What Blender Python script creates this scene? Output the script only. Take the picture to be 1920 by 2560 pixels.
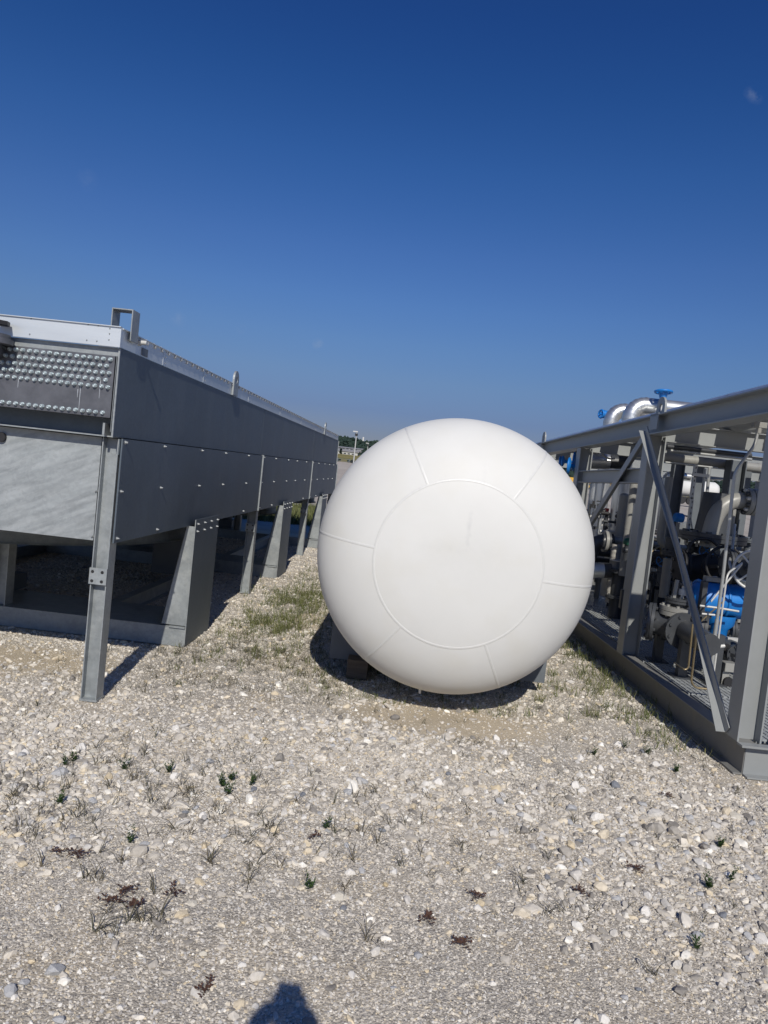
import bpy, bmesh, math, random
import numpy as np
from math import sin, cos, tan, atan, atan2, radians, pi, sqrt, hypot
from mathutils import Vector, Matrix, Euler, noise

random.seed(7); rng = np.random.default_rng(11)
S = bpy.context.scene
for o in list(bpy.data.objects): bpy.data.objects.remove(o)
COL = S.collection

# ------------------------------------------------------------------ camera
FPX = 1850.0; EYE = 1.6
ROLL, PITCH, YAW = radians(6.2207), radians(3.1968), radians(2.2013)
_hf = Vector((-sin(YAW), cos(YAW), 0)); _hr = Vector((cos(YAW), sin(YAW), 0)); _z = Vector((0, 0, 1))
FW = _hf * cos(PITCH) - _z * sin(PITCH); _up = _z * cos(PITCH) + _hf * sin(PITCH)
RT = _hr * cos(ROLL) + _up * sin(ROLL); UP = -_hr * sin(ROLL) + _up * cos(ROLL)
CAM = Vector((0, 0, EYE))
cd = bpy.data.cameras.new('camera'); cam = bpy.data.objects.new('camera', cd); COL.objects.link(cam)
m = Matrix((RT, UP, -FW)).transposed().to_4x4(); m.translation = CAM
cam.matrix_world = m
cd.sensor_fit = 'VERTICAL'; cd.sensor_height = 36; cd.lens = 36 * FPX / 2560
cd.clip_start = 0.01; cd.clip_end = 9000
S.camera = cam
S.render.resolution_x = 768; S.render.resolution_y = 1024

def ray(x, y): return RT * ((x - 960) / FPX) - UP * ((y - 1280) / FPX) + FW
def at(x, y, Y):
    d = ray(x, y); return CAM + d * (Y / d.y)
def onz(x, y, z=0.0):
    d = ray(x, y); return CAM + d * ((z - EYE) / d.z)

# ------------------------------------------------------------------ world, sun, exposure
SUN_EL, SUN_AZ = radians(37.5), radians(6.2)      # sun stands behind the camera, a little to the right
sund = Vector((sin(SUN_AZ) * cos(SUN_EL), -cos(SUN_AZ) * cos(SUN_EL), sin(SUN_EL)))
W = bpy.data.worlds.new('World'); S.world = W; W.use_nodes = True
nt = W.node_tree; nt.nodes.clear()
sky = nt.nodes.new('ShaderNodeTexSky'); sky.sky_type = 'NISHITA'; sky.sun_disc = False
sky.sun_elevation = SUN_EL; sky.sun_rotation = atan2(sund.x, sund.y)
sky.altitude = 0; sky.air_density = 1.0; sky.dust_density = 0.25; sky.ozone_density = 3.0
gam = nt.nodes.new('ShaderNodeGamma'); gam.inputs[1].default_value = 1.28
# the air of the day: how much of the model sky's light is left at each height above the horizon
rmp = nt.nodes.new('ShaderNodeValToRGB'); _e = rmp.color_ramp.elements
_e[0].position = 0; _e[0].color = (.27, .262, .42, 1); _e[1].position = 1; _e[1].color = (.36, .57, .88, 1)
for _p, _c in ((.046, (.285, .275, .43)), (.078, (.322, .312, .475)), (.122, (.465, .44, .55)), (.168, (.555, .54, .65)), (.217, (.60, .61, .75)), (.279, (.60, .64, .82)), (.374, (.49, .65, .88)), (.45, (.40, .61, .88)), (.515, (.363, .57, .883))):
    _q = _e.new(_p); _q.color = (*_c, 1)
hsv = nt.nodes.new('ShaderNodeHueSaturation'); hsv.inputs['Saturation'].default_value = 1.1; hsv.inputs['Value'].default_value = 0.74
bg = nt.nodes.new('ShaderNodeBackground'); bg.inputs[1].default_value = 0.075
wo = nt.nodes.new('ShaderNodeOutputWorld')
nt.links.new(sky.outputs[0], gam.inputs[0]); nt.links.new(gam.outputs[0], hsv.inputs['Color'])
# wisps of cloud: three tiny smudges high in the sky
tc = nt.nodes.new('ShaderNodeTexCoord')
def wnode(t, **k):
    n = nt.nodes.new(t)
    for a, b in k.items(): setattr(n, a, b)
    return n
def wlink(a, b): nt.links.new(a, b)
sepz = wnode('ShaderNodeSeparateXYZ'); wlink(tc.outputs['Generated'], sepz.inputs[0]); wlink(sepz.outputs[2], rmp.inputs[0])
mxa = wnode('ShaderNodeMixRGB', blend_type='MULTIPLY'); mxa.inputs[0].default_value = 1; wlink(hsv.outputs[0], mxa.inputs[1]); wlink(rmp.outputs[0], mxa.inputs[2])
last = mxa.outputs[0]
nz = wnode('ShaderNodeTexNoise'); nz.inputs['Scale'].default_value = 55; nz.inputs['Detail'].default_value = 6; nz.inputs['Roughness'].default_value = 0.65
wlink(tc.outputs['Generated'], nz.inputs['Vector'])
for (px, py, rad, st) in ((1886, 240, 0.008, 0.30), (1874, 230, 0.007, 0.20), (1896, 250, 0.006, 0.15), (795, 860, 0.009, 0.45), (1025, 985, 0.008, 0.2), (445, 797, 0.012, 0.18), (603, 822, 0.008, 0.2), (220, 450, 0.014, 0.10)):
    d = ray(px, py).normalized()
    vm = wnode('ShaderNodeVectorMath', operation='DISTANCE'); wlink(tc.outputs['Generated'], vm.inputs[0]); vm.inputs[1].default_value = d
    mr = wnode('ShaderNodeMapRange'); wlink(vm.outputs['Value'], mr.inputs['Value'])
    mr.inputs['From Min'].default_value = 0; mr.inputs['From Max'].default_value = rad; mr.inputs['To Min'].default_value = 1; mr.inputs['To Max'].default_value = 0
    mu = wnode('ShaderNodeMath', operation='MULTIPLY'); wlink(mr.outputs[0], mu.inputs[0])
    m2 = wnode('ShaderNodeMapRange'); wlink(nz.outputs['Fac'], m2.inputs['Value']); m2.inputs['From Min'].default_value = .42; m2.inputs['From Max'].default_value = .72
    wlink(m2.outputs[0], mu.inputs[1])
    m3 = wnode('ShaderNodeMath', operation='MULTIPLY'); wlink(mu.outputs[0], m3.inputs[0]); m3.inputs[1].default_value = st
    mx = wnode('ShaderNodeMixRGB'); wlink(m3.outputs[0], mx.inputs[0]); wlink(last, mx.inputs[1]); mx.inputs[2].default_value = (4.2, 5.0, 6.6, 1)
    last = mx.outputs[0]
wlink(last, bg.inputs[0]); wlink(bg.outputs[0], wo.inputs[0])
sl = bpy.data.lights.new('sun', 'SUN'); sl.energy = 3.9; sl.angle = radians(0.53); sl.color = (1.0, 0.945, 0.85)
so = bpy.data.objects.new('sun', sl); COL.objects.link(so); so.location = (3, -10, 12)
so.rotation_euler = sund.to_track_quat('Z', 'Y').to_euler()
S.view_settings.view_transform = 'Standard'; S.view_settings.look = 'None'
S.view_settings.gamma = 1; S.view_settings.exposure = 0.0; S.view_settings.use_curve_mapping = False
S.render.engine = 'CYCLES'

# ------------------------------------------------------------------ materials
def mat(name, col, rough=0.6, metal=0.0, var=0.12, scale=3.0, bump=0.0, bscale=60, dirt=None, spec=None, stretch=None, col2=None, thr=(.35, .7), vcol=None, spangle=0, dent=0):
    """base colour broken up with two noises; optional second colour in patches"""
    M = bpy.data.materials.new(name); M.use_nodes = True; n = M.node_tree; b = n.nodes['Principled BSDF']
    N = n.nodes.new; L = n.links.new
    t = N('ShaderNodeTexCoord'); src = t.outputs['Object']
    if stretch:
        mp = N('ShaderNodeMapping'); mp.inputs['Scale'].default_value = stretch[:3]
        if len(stretch) > 3: mp.vector_type = 'TEXTURE'; mp.inputs['Scale'].default_value = [1 / q for q in stretch[:3]]; mp.inputs['Rotation'].default_value = stretch[3:6]
        L(src, mp.inputs[0]); s2 = mp.outputs[0]
    else: s2 = src
    a = N('ShaderNodeTexNoise'); a.inputs['Scale'].default_value = scale; a.inputs['Detail'].default_value = 7; a.inputs['Roughness'].default_value = .62; L(s2, a.inputs['Vector'])
    mr = N('ShaderNodeMapRange'); L(a.outputs['Fac'], mr.inputs['Value']); mr.inputs['From Min'].default_value = .3; mr.inputs['From Max'].default_value = .7
    mr.inputs['To Min'].default_value = 1 - var; mr.inputs['To Max'].default_value = 1 + var
    base = N('ShaderNodeMixRGB'); base.blend_type = 'MULTIPLY'; base.inputs[0].default_value = 1; base.inputs[1].default_value = (*col, 1); L(mr.outputs[0], base.inputs[2])
    out = base.outputs[0]
    if col2:
        c = N('ShaderNodeTexNoise'); c.inputs['Scale'].default_value = scale * 2.3; c.inputs['Detail'].default_value = 5; L(s2, c.inputs['Vector'])
        r2 = N('ShaderNodeMapRange'); L(c.outputs['Fac'], r2.inputs['Value']); r2.inputs['From Min'].default_value = thr[0]; r2.inputs['From Max'].default_value = thr[1]
        mx = N('ShaderNodeMixRGB'); L(r2.outputs[0], mx.inputs[0]); L(out, mx.inputs[1]); mx.inputs[2].default_value = (*col2, 1); out = mx.outputs[0]
    if vcol:
        at_ = N('ShaderNodeAttribute'); at_.attribute_name = vcol; mx = N('ShaderNodeMixRGB'); mx.blend_type = 'MULTIPLY'; mx.inputs[0].default_value = 1
        L(out, mx.inputs[1]); L(at_.outputs['Color'], mx.inputs[2]); out = mx.outputs[0]
    if spangle:      # zinc crystals
        vo = N('ShaderNodeTexVoronoi'); vo.inputs['Scale'].default_value = 55; L(src, vo.inputs['Vector']); sc_ = N('ShaderNodeSeparateColor'); L(vo.outputs['Color'], sc_.inputs[0])
        r3 = N('ShaderNodeMapRange'); L(sc_.outputs[0], r3.inputs['Value']); r3.inputs['To Min'].default_value = 1 - spangle; r3.inputs['To Max'].default_value = 1 + spangle
        mx = N('ShaderNodeMixRGB'); mx.blend_type = 'MULTIPLY'; mx.inputs[0].default_value = 1; L(out, mx.inputs[1]); L(r3.outputs[0], mx.inputs[2]); out = mx.outputs[0]
    L(out, b.inputs['Base Color'])
    rr = N('ShaderNodeMapRange'); L(a.outputs['Fac'], rr.inputs['Value']); rr.inputs['To Min'].default_value = max(.05, rough - .1); rr.inputs['To Max'].default_value = min(1, rough + .1)
    L(rr.outputs[0], b.inputs['Roughness']); b.inputs['Metallic'].default_value = metal
    if spec is not None: b.inputs['Specular IOR Level'].default_value = spec
    if bump:
        g = N('ShaderNodeTexNoise'); g.inputs['Scale'].default_value = bscale; g.inputs['Detail'].default_value = 4; L(s2, g.inputs['Vector'])
        bp = N('ShaderNodeBump'); bp.inputs['Strength'].default_value = bump; bp.inputs['Distance'].default_value = .01; L(g.outputs['Fac'], bp.inputs['Height']); L(bp.outputs[0], b.inputs['Normal'])
        if dent:     # slow waves of thin sheet metal
            g2 = N('ShaderNodeTexNoise'); g2.inputs['Scale'].default_value = 1.6; g2.inputs['Detail'].default_value = 2; L(src, g2.inputs['Vector'])
            b2 = N('ShaderNodeBump'); b2.inputs['Strength'].default_value = 1; b2.inputs['Distance'].default_value = dent; L(g2.outputs['Fac'], b2.inputs['Height']); L(b2.outputs[0], bp.inputs['Normal'])
    return M
MT = {}
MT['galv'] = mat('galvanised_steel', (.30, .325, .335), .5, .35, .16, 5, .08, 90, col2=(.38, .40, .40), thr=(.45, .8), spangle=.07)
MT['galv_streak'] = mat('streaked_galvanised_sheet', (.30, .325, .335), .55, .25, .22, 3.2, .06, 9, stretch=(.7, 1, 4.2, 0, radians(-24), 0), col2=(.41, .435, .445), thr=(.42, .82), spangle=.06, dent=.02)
MT['galv_dark'] = mat('weathered_sheet_and_leg_shade', (.104, .129, .156), .55, .3, .13, 1.6, .03, 40, stretch=(1, 1.1, .3), col2=(.140, .165, .188), thr=(.5, .9), spangle=.05, dent=.012)
MT['alu'] = mat('white_aluminium', (.60, .64, .67), .38, .35, .10, 2, .03, 30, stretch=(.2, .2, 3), col2=(.72, .75, .77), thr=(.5, .8))
MT['header'] = mat('header_plate_steel', (.135, .14, .155), .45, .5, .25, 6, .05, 50, col2=(.18, .18, .20), thr=(.55, .85))
MT['plug'] = mat('zinc_plug', (.46, .53, .55), .38, .5, .15, 40)
MT['bolt'] = mat('zinc_bolt', (.36, .38, .39), .45, .4, .1, 20)
MT['paint'] = mat('grey_machine_paint', (.262, .275, .275), .42, 0, .05, 4, .015, 140)
MT['paint_dirty'] = mat('dusty_grey_beam_paint', (.20, .20, .192), .5, 0, .16, 3, .02, 90, stretch=(1, 1, .4), col2=(.30, .26, .2), thr=(.6, .95))
MT['paint_warm'] = mat('warm_grey_pipe_paint', (.27, .268, .25), .38, 0, .06, 5, .01, 60)
MT['paint_dark'] = mat('charcoal_valve_paint', (.048, .052, .058), .4, 0, .15, 9, .02, 60)
MT['blue'] = mat('blue_paint', (.010, .18, .55), .45, 0, .12, 8, .05, 60)
MT['jacket'] = mat('aluminium_jacket', (.66, .67, .66), .36, .85, .07, 9, .08, 10)
MT['jacket_wrap'] = mat('wrapped_insulation', (.36, .345, .31), .6, .1, .15, 12, .5, 16)
MT['conduit'] = mat('grey_conduit', (.42, .43, .42), .38, .5, .06, 8)
MT['brass'] = mat('tarnished_tube', (.33, .26, .15), .35, .7, .1, 8)
MT['black'] = mat('black_rubber', (.015, .015, .017), .6, 0, .2, 8)
MT['white'] = mat('white_tank_paint', (.665, .665, .64), .55, 0, .03, 1.6, .012, 240, col2=(.63, .62, .57), thr=(.5, .95), spec=.3)
MT['weld'] = mat('painted_weld', (.645, .645, .62), .4, 0, .03, 30, .12, 90)
MT['saddle'] = mat('dark_saddle_paint', (.12, .135, .15), .5, 0, .15, 4)
MT['timber'] = mat('weathered_timber', (.12, .095, .07), .85, 0, .35, 8, .4, 30, stretch=(.3, 3, 3))
MT['grate'] = mat('galvanised_grating', (.40, .42, .42), .5, .3, .15, 12)
MT['yellow'] = mat('yellow_vehicle_paint', (.62, .36, .05), .5, 0, .1, 2)
MT['red'] = mat('red_paint', (.5, .02, .02), .5)
MT['green'] = mat('green_cap_paint', (.01, .09, .05), .4)
MT['skin'] = mat('skin', (.45, .28, .2), .6); MT['cloth'] = mat('dark_cloth', (.05, .06, .09), .9); MT['jeans'] = mat('denim', (.05, .07, .12), .9)
MT['strut'] = mat('strut_steel', (.55, .55, .53), .45, .2, .05, 8)
MT['wall_far'] = mat('pale_cladding', (.48, .48, .46), .7, 0, .08, .1); MT['roof_far'] = mat('grey_roof', (.24, .24, .26), .7, 0, .1, .1); MT['glass_far'] = mat('dark_window_glass', (.05, .06, .07), .15)

def leafmat(name, c1_, c2_, sc=6, tr=.25):
    M = bpy.data.materials.new(name); M.use_nodes = True; n = M.node_tree; b = n.nodes['Principled BSDF']
    a = n.nodes.new('ShaderNodeAttribute'); a.attribute_name = 'tint'
    mx = n.nodes.new('ShaderNodeMixRGB'); mx.inputs[1].default_value = (*c1_, 1); mx.inputs[2].default_value = (*c2_, 1)
    n.links.new(a.outputs['Fac'], mx.inputs[0]); n.links.new(mx.outputs[0], b.inputs['Base Color']); b.inputs['Roughness'].default_value = .55
    b.inputs['Specular IOR Level'].default_value = .25
    return M
MT['grass'] = leafmat('grass_blades', (.05, .085, .02), (.22, .21, .09))
MT['tuft'] = leafmat('dry_grass_blades', (.045, .055, .032), (.15, .12, .08))
MT['leafy'] = leafmat('weed_leaves', (.022, .05, .012), (.06, .10, .03))
MT['redweed'] = leafmat('red_weed_leaves', (.065, .035, .025), (.12, .065, .045))
MT['wood_far'] = mat('far_woodland', (.026, .042, .036), .95, 0, .5, .02, 0, col2=(.042, .062, .046), thr=(.45, .7), spec=.0)

# ------------------------------------------------------------------ mesh builder
class MB:
    def __init__(s): s.v = []; s.f = []; s.sm = []
    def add(s, vs, fs, smooth=False):
        o = len(s.v); s.v += [Vector(p) for p in vs]
        for f in fs: s.f.append([i + o for i in f]); s.sm.append(smooth)
        return s
    def hexa(s, P):   # 8 pts: bottom loop 0-3, top loop 4-7
        return s.add(P, [(3, 2, 1, 0), (4, 5, 6, 7), (0, 1, 5, 4), (1, 2, 6, 5), (2, 3, 7, 6), (3, 0, 4, 7)])
    def box(s, x0, x1, y0, y1, z0, z1):
        return s.hexa([(x0, y0, z0), (x1, y0, z0), (x1, y1, z0), (x0, y1, z0), (x0, y0, z1), (x1, y0, z1), (x1, y1, z1), (x0, y1, z1)])
    def extr(s, pts, vec):
        n = len(pts); vec = Vector(vec); P = [Vector(p) for p in pts]
        return s.add(P + [p + vec for p in P], [tuple(range(n - 1, -1, -1)), tuple(range(n, 2 * n))] + [(i, (i + 1) % n, n + (i + 1) % n, n + i) for i in range(n)])
    def bar(s, p0, p1, w, h, up=(0, 0, 1)):
        p0 = Vector(p0); p1 = Vector(p1); d = (p1 - p0).normalized(); up = Vector(up)
        a = d.cross(up).normalized() * w / 2; b = a.cross(d).normalized() * h / 2
        return s.hexa([p0 - a - b, p0 + a - b, p0 + a + b, p0 - a + b, p1 - a - b, p1 + a - b, p1 + a + b, p1 - a + b])
    def ibeam(s, p0, p1, w, h, t, up=(0, 0, 1)):
        """web stands along up; flanges w wide"""
        p0 = Vector(p0); p1 = Vector(p1); d = (p1 - p0).normalized(); up = Vector(up)
        a = d.cross(up).normalized(); b = a.cross(d).normalized()
        x, y, q = w / 2, h / 2, t / 2
        prof = [(-x, -y), (x, -y), (x, -y + t), (q, -y + t), (q, y - t), (x, y - t), (x, y), (-x, y), (-x, y - t), (-q, y - t), (-q, -y + t), (-x, -y + t)]
        o = [p0 + a * u + b * v for u, v in prof]; n = 12; e = p1 - p0
        o2 = [q_ + e for q_ in o]
        caps = [(0, 1, 2, 11), (11, 2, 3, 10), (10, 3, 4, 9), (9, 4, 5, 8), (8, 5, 6, 7)]
        fs = [tuple(reversed(c)) for c in caps] + [tuple(i + n for i in c) for c in caps] + [(i, (i + 1) % n, n + (i + 1) % n, n + i) for i in range(n)]
        return s.add(o + o2, fs)
    def angle(s, p0, p1, a, b, t):
        """L section: legs along vectors a and b from the corner line p0-p1"""
        p0 = Vector(p0); p1 = Vector(p1); a = Vector(a); b = Vector(b); an = a.normalized() * t; bn = b.normalized() * t
        pr = [p0, p0 + a, p0 + a + bn, p0 + an + bn, p0 + an + b, p0 + b]; e = p1 - p0
        return s.add(pr + [q + e for q in pr], [(3, 2, 1, 0), (5, 4, 3, 0), (6, 7, 8, 9), (6, 9, 10, 11)] + [(i, (i + 1) % 6, 6 + (i + 1) % 6, 6 + i) for i in range(6)])
    def cyl(s, p0, p1, r0, r1=None, n=20, caps=True):
        r1 = r0 if r1 is None else r1
        p0 = Vector(p0); p1 = Vector(p1); d = (p1 - p0).normalized()
        u = d.orthogonal().normalized(); w = d.cross(u)
        A = [p0 + (u * cos(2 * pi * i / n) + w * sin(2 * pi * i / n)) * r0 for i in range(n)]
        B = [p1 + (u * cos(2 * pi * i / n) + w * sin(2 * pi * i / n)) * r1 for i in range(n)]
        s.add(A + B, [(i, (i + 1) % n, n + (i + 1) % n, n + i) for i in range(n)], n > 8)
        if caps:
            s.add(A, [tuple(range(n - 1, -1, -1))]); s.add(B, [tuple(range(n))])
        return s
    def lathe(s, p0, d, prof, n=24, smooth=True):
        """prof: list of (distance along d, radius)"""
        p0 = Vector(p0); d = Vector(d).normalized(); u = d.orthogonal().normalized(); w = d.cross(u)
        V = []
        for (t, r) in prof:
            V += [p0 + d * t + (u * cos(2 * pi * i / n) + w * sin(2 * pi * i / n)) * max(r, 1e-5) for i in range(n)]
        fs = []
        for k in range(len(prof) - 1):
            fs += [(k * n + i, k * n + (i + 1) % n, (k + 1) * n + (i + 1) % n, (k + 1) * n + i) for i in range(n)]
        return s.add(V, fs, smooth)
    def tube(s, path, r, n=14, bend=0.0, rfun=None, caps=True):
        P = [Vector(p) for p in path]
        if bend > 0 and len(P) > 2:
            Q = [P[0]]
            for i in range(1, len(P) - 1):
                a = (P[i - 1] - P[i]); b = (P[i + 1] - P[i]); k = min(bend, a.length * .49, b.length * .49)
                A = P[i] + a.normalized() * k; B = P[i] + b.normalized() * k
                for j in range(7):
                    t = j / 6; Q.append(A * (1 - t) ** 2 + P[i] * 2 * t * (1 - t) + B * t * t)
            Q.append(P[-1]); P = Q
        T = []
        for i in range(len(P)):
            T.append((P[min(i + 1, len(P) - 1)] - P[max(i - 1, 0)]).normalized())
        u = T[0].orthogonal().normalized(); V = []
        for i, p in enumerate(P):
            u = (u - T[i] * u.dot(T[i])).normalized(); w = T[i].cross(u); rr = rfun(i, len(P)) if rfun else r
            V += [p + (u * cos(2 * pi * k / n) + w * sin(2 * pi * k / n)) * rr for k in range(n)]
        s.add(V, [(i * n + k, i * n + (k + 1) % n, (i + 1) * n + (k + 1) % n, (i + 1) * n + k) for i in range(len(P) - 1) for k in range(n)], True)
        if caps:
            s.add(V[:n], [tuple(range(n - 1, -1, -1))]); s.add(V[-n:], [tuple(range(n))])
        return s
    def torus(s, c, axis, R, r, n=32, k=8):
        c = Vector(c); d = Vector(axis).normalized(); u = d.orthogonal().normalized(); w = d.cross(u); V = []
        for i in range(n):
            e = u * cos(2 * pi * i / n) + w * sin(2 * pi * i / n)
            V += [c + e * (R + r * cos(2 * pi * j / k)) + d * r * sin(2 * pi * j / k) for j in range(k)]
        return s.add(V, [(i * k + j, ((i + 1) % n) * k + j, ((i + 1) % n) * k + (j + 1) % k, i * k + (j + 1) % k) for i in range(n) for j in range(k)], True)
    def build(s, name, m_, parent=None, loc=None, rot=None, local=False, bevel=0):
        me = bpy.data.meshes.new(name)
        V = s.v
        if parent is not None and not local:
            Mi = parent.matrix_basis.inverted(); V = [Mi @ p for p in V]
        elif parent is None and loc is not None:
            V = [p - Vector(loc) for p in V]
        me.from_pydata([tuple(p) for p in V], [], s.f)
        me.polygons.foreach_set('use_smooth', s.sm)
        me.materials.append(MT[m_]); me.update()
        bm = bmesh.new(); bm.from_mesh(me); bmesh.ops.recalc_face_normals(bm, faces=bm.faces); bm.to_mesh(me); bm.free()
        o = bpy.data.objects.new(name, me); COL.objects.link(o)
        if parent is not None: o.parent = parent
        if loc is not None: o.location = loc
        if rot is not None: o.rotation_euler = rot
        if bevel:
            b = o.modifiers.new('bevel', 'BEVEL'); b.width = bevel; b.segments = 1; b.limit_method = 'ANGLE'; b.angle_limit = radians(50)
        return o
def tag(o, label=None, cat=None, group=None, kind=None):
    if label: o['label'] = label
    if cat: o['category'] = cat
    if group: o['group'] = group
    if kind: o['kind'] = kind
    return o
def thing(name, label, cat, loc=(0, 0, 0), rz=0, group=None):
    o = bpy.data.objects.new(name, None); COL.objects.link(o); o.empty_display_size = .1
    o.matrix_basis = Matrix.Translation(Vector(loc)) @ Matrix.Rotation(rz, 4, 'Z')
    return tag(o, label, cat, group)
def clone(src, parent=None, loc=None, rot=None, name=None):
    c = src.copy(); COL.objects.link(c)
    c.parent = parent if parent is not None else src.parent
    if loc is not None: c.location = loc
    if rot is not None: c.rotation_euler = rot
    return c

# ------------------------------------------------------------------ ground
def sstep(a, b, x): t = min(1, max(0, (x - a) / (b - a))); return t * t * (3 - 2 * t)
def terrain(x, y):
    z = 0
    if y < 20 and abs(x) < 12:
        z += (noise.noise(Vector((x * 1.1, y * 1.1, 3))) * .010 + noise.noise(Vector((x * 3.5, y * 3.5, 8))) * .006) - .006
    if y > 20: z += min(y - 20, 180) * .0150
    if y > 200: z += (min(y, 520) - 200) * .0245
    if y > 520: z += (min(y, 950) - 520) * .004
    # wooded ridge far off
    if y > 700:
        xx = x / max(y, 1)
        prof = 29 + 6 * sin(xx * 9 + 1.0) + 7 * noise.noise(Vector((xx * 14, 2.2, 0))) + 3 * noise.noise(Vector((xx * 60, 7, 0)))
        prof += 8 * math.exp(-((xx + .18) / .09) ** 2) - 10 * sstep(-.1, .0, xx) + 16 * sstep(.0, .2, xx)
        z += prof * sstep(800, 1350, y) * (1 + .12 * noise.noise(Vector((x * .01, y * .01, 1))))
    return z
def axis(rngs):
    out = []
    for a, b, s_ in rngs: out += list(np.arange(a, b, s_))
    return out
def sym(l): return sorted([-q for q in l if q > 0] + l)
gx = sym(axis([(0, 7, .06), (7, 14, .7), (14, 60, 6), (60, 300, 20), (300, 1600, 65), (1600, 5200, 600)]))
gy = sorted([-q for q in axis([(2, 20, 3), (20, 400, 60), (400, 2600, 700)])]) + axis([(-1.5, 1.5, .3), (1.5, 14, .06), (14, 24, .4), (24, 70, 4), (70, 620, 11), (620, 2000, 28), (2000, 5200, 500)])
V = []; 
for yy in gy:
    for xx in gx: V.append((xx, yy, terrain(xx, yy)))
nx = len(gx); Fc = [(j * nx + i, j * nx + i + 1, (j + 1) * nx + i + 1, (j + 1) * nx + i) for j in range(len(gy) - 1) for i in range(nx - 1)]
me = bpy.data.meshes.new('ground'); me.from_pydata(V, [], Fc); me.polygons.foreach_set('use_smooth', [True] * len(Fc))
ground = bpy.data.objects.new('ground', me); COL.objects.link(ground); tag(ground, kind='structure')
def nz2(x, y, s_, k=0): return noise.noise(Vector((x * s_, y * s_, k)))
def coarse(x, y):
    """0 fine .. 1 coarse rubble"""
    v = .42 + .55 * nz2(x, y, .55, 1) + .35 * nz2(x, y, 1.5, 2)
    v += .42 * math.exp(-((x + 1.35) / .75) ** 2 - ((y - 3.45) / .55) ** 2)          # rubble at the left
    v += .30 * math.exp(-((x + .1) / 1.3) ** 2 - ((y - 3.6) / .35) ** 2)
    v += .18 * math.exp(-((x - 1.6) / .9) ** 2 - ((y - 3.6) / .8) ** 2)
    v -= .22 * (1 - sstep(2.3, 2.9, y)) + .25 * math.exp(-((x + .55) / .5) ** 2 - ((y - 2.4) / .4) ** 2)             # fine crushed patch low in the picture
    return min(1, max(0, v))
def sandy(x, y):
    v = math.exp(-((x - .35) / .75) ** 2 - ((y - 4.85) / .30) ** 2) + .95 * math.exp(-((x + 2.6) / .7) ** 2 - ((y - 5.1) / .35) ** 2) + .7 * math.exp(-((x + .9) / .35) ** 2 - ((y - 7.4) / .5) ** 2)
    v += .35 * max(0, nz2(x, y, .9, 5))
    return min(1, v)
_sa = me.attributes.new('sand', 'FLOAT', 'POINT'); _sa.data.foreach_set('value', [sandy(q[0], q[1]) if abs(q[0]) < 8 and 0 < q[1] < 15 else .15 for q in V])
# ground material: sandy gravel near, pale concrete yard, dry field, woodland far
M = bpy.data.materials.new('gravel_ground'); M.use_nodes = True; n = M.node_tree; b = n.nodes['Principled BSDF']; N = n.nodes.new; L = n.links.new
def gn_noise(scale, det=6, rough=.6, vec=None, stretch=None):
    g = N('ShaderNodeTexNoise'); g.inputs['Scale'].default_value = scale; g.inputs['Detail'].default_value = det; g.inputs['Roughness'].default_value = rough
    src = pos.outputs['Position']
    if stretch: mp = N('ShaderNodeMapping'); mp.inputs['Scale'].default_value = stretch; L(src, mp.inputs[0]); src = mp.outputs[0]
    L(src, g.inputs['Vector']); return g.outputs['Fac']
def rampf(v, a, b_, lo=0, hi=1):
    r = N('ShaderNodeMapRange'); r.interpolation_type = 'SMOOTHSTEP'; L(v, r.inputs['Value']); r.inputs['From Min'].default_value = a; r.inputs['From Max'].default_value = b_; r.inputs['To Min'].default_value = lo; r.inputs['To Max'].default_value = hi; return r.outputs[0]
def mixc(f, a, b_, mode='MIX'):
    x = N('ShaderNodeMixRGB'); x.blend_type = mode
    if isinstance(f, float): x.inputs[0].default_value = f
    else: L(f, x.inputs[0])
    for i, c in ((1, a), (2, b_)):
        if isinstance(c, tuple): x.inputs[i].default_value = (*c, 1)
        else: L(c, x.inputs[i])
    return x.outputs[0]
pos = N('ShaderNodeNewGeometry'); sep = N('ShaderNodeSeparateXYZ'); L(pos.outputs['Position'], sep.inputs[0])
vor = N('ShaderNodeTexVoronoi'); vor.inputs['Scale'].default_value = 150; L(pos.outputs['Position'], vor.inputs['Vector'])
vsep = N('ShaderNodeSeparateColor'); L(vor.outputs['Color'], vsep.inputs[0])
cr = N('ShaderNodeValToRGB'); L(vsep.outputs[0], cr.inputs[0]); e = cr.color_ramp.elements; e[0].color = (.30, .275, .24, 1); e[1].color = (.80, .745, .655, 1)
e2 = cr.color_ramp.elements.new(.35); e2.color = (.52, .48, .42, 1); e2 = cr.color_ramp.elements.new(.75); e2.color = (.61, .565, .49, 1)
sand = mixc(rampf(gn_noise(260, 3), .35, .65), (.54, .455, .33), (.64, .555, .425))
satt = N('ShaderNodeAttribute'); satt.attribute_name = 'sand'
sm_ = N('ShaderNodeMath'); sm_.operation = 'MULTIPLY_ADD'; L(gn_noise(14, 5), sm_.inputs[0]); sm_.inputs[1].default_value = .7; L(satt.outputs['Fac'], sm_.inputs[2])
near = mixc(rampf(gn_noise(1.7, 5), .44, .66, .08, .6), cr.outputs[0], sand)
near = mixc(rampf(sm_.outputs[0], .55, 1.0, 0, .95), near, sand)
near = mixc(rampf(gn_noise(.9, 5, .5), .3, .7, .82, 1.12), (0., 0., 0.), near)
yard = mixc(rampf(gn_noise(.25, 6, .6, stretch=(1, .15, 1)), .3, .7), (.40, .355, .31), (.50, .46, .41))
yard = mixc(rampf(gn_noise(8, 4), .3, .7, 0, .35), yard, (.33, .30, .26))
field = mixc(rampf(gn_noise(.05, 5, .6, stretch=(.15, 3, 1)), .42, .6), (.30, .24, .10), (.14, .15, .06))
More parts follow.
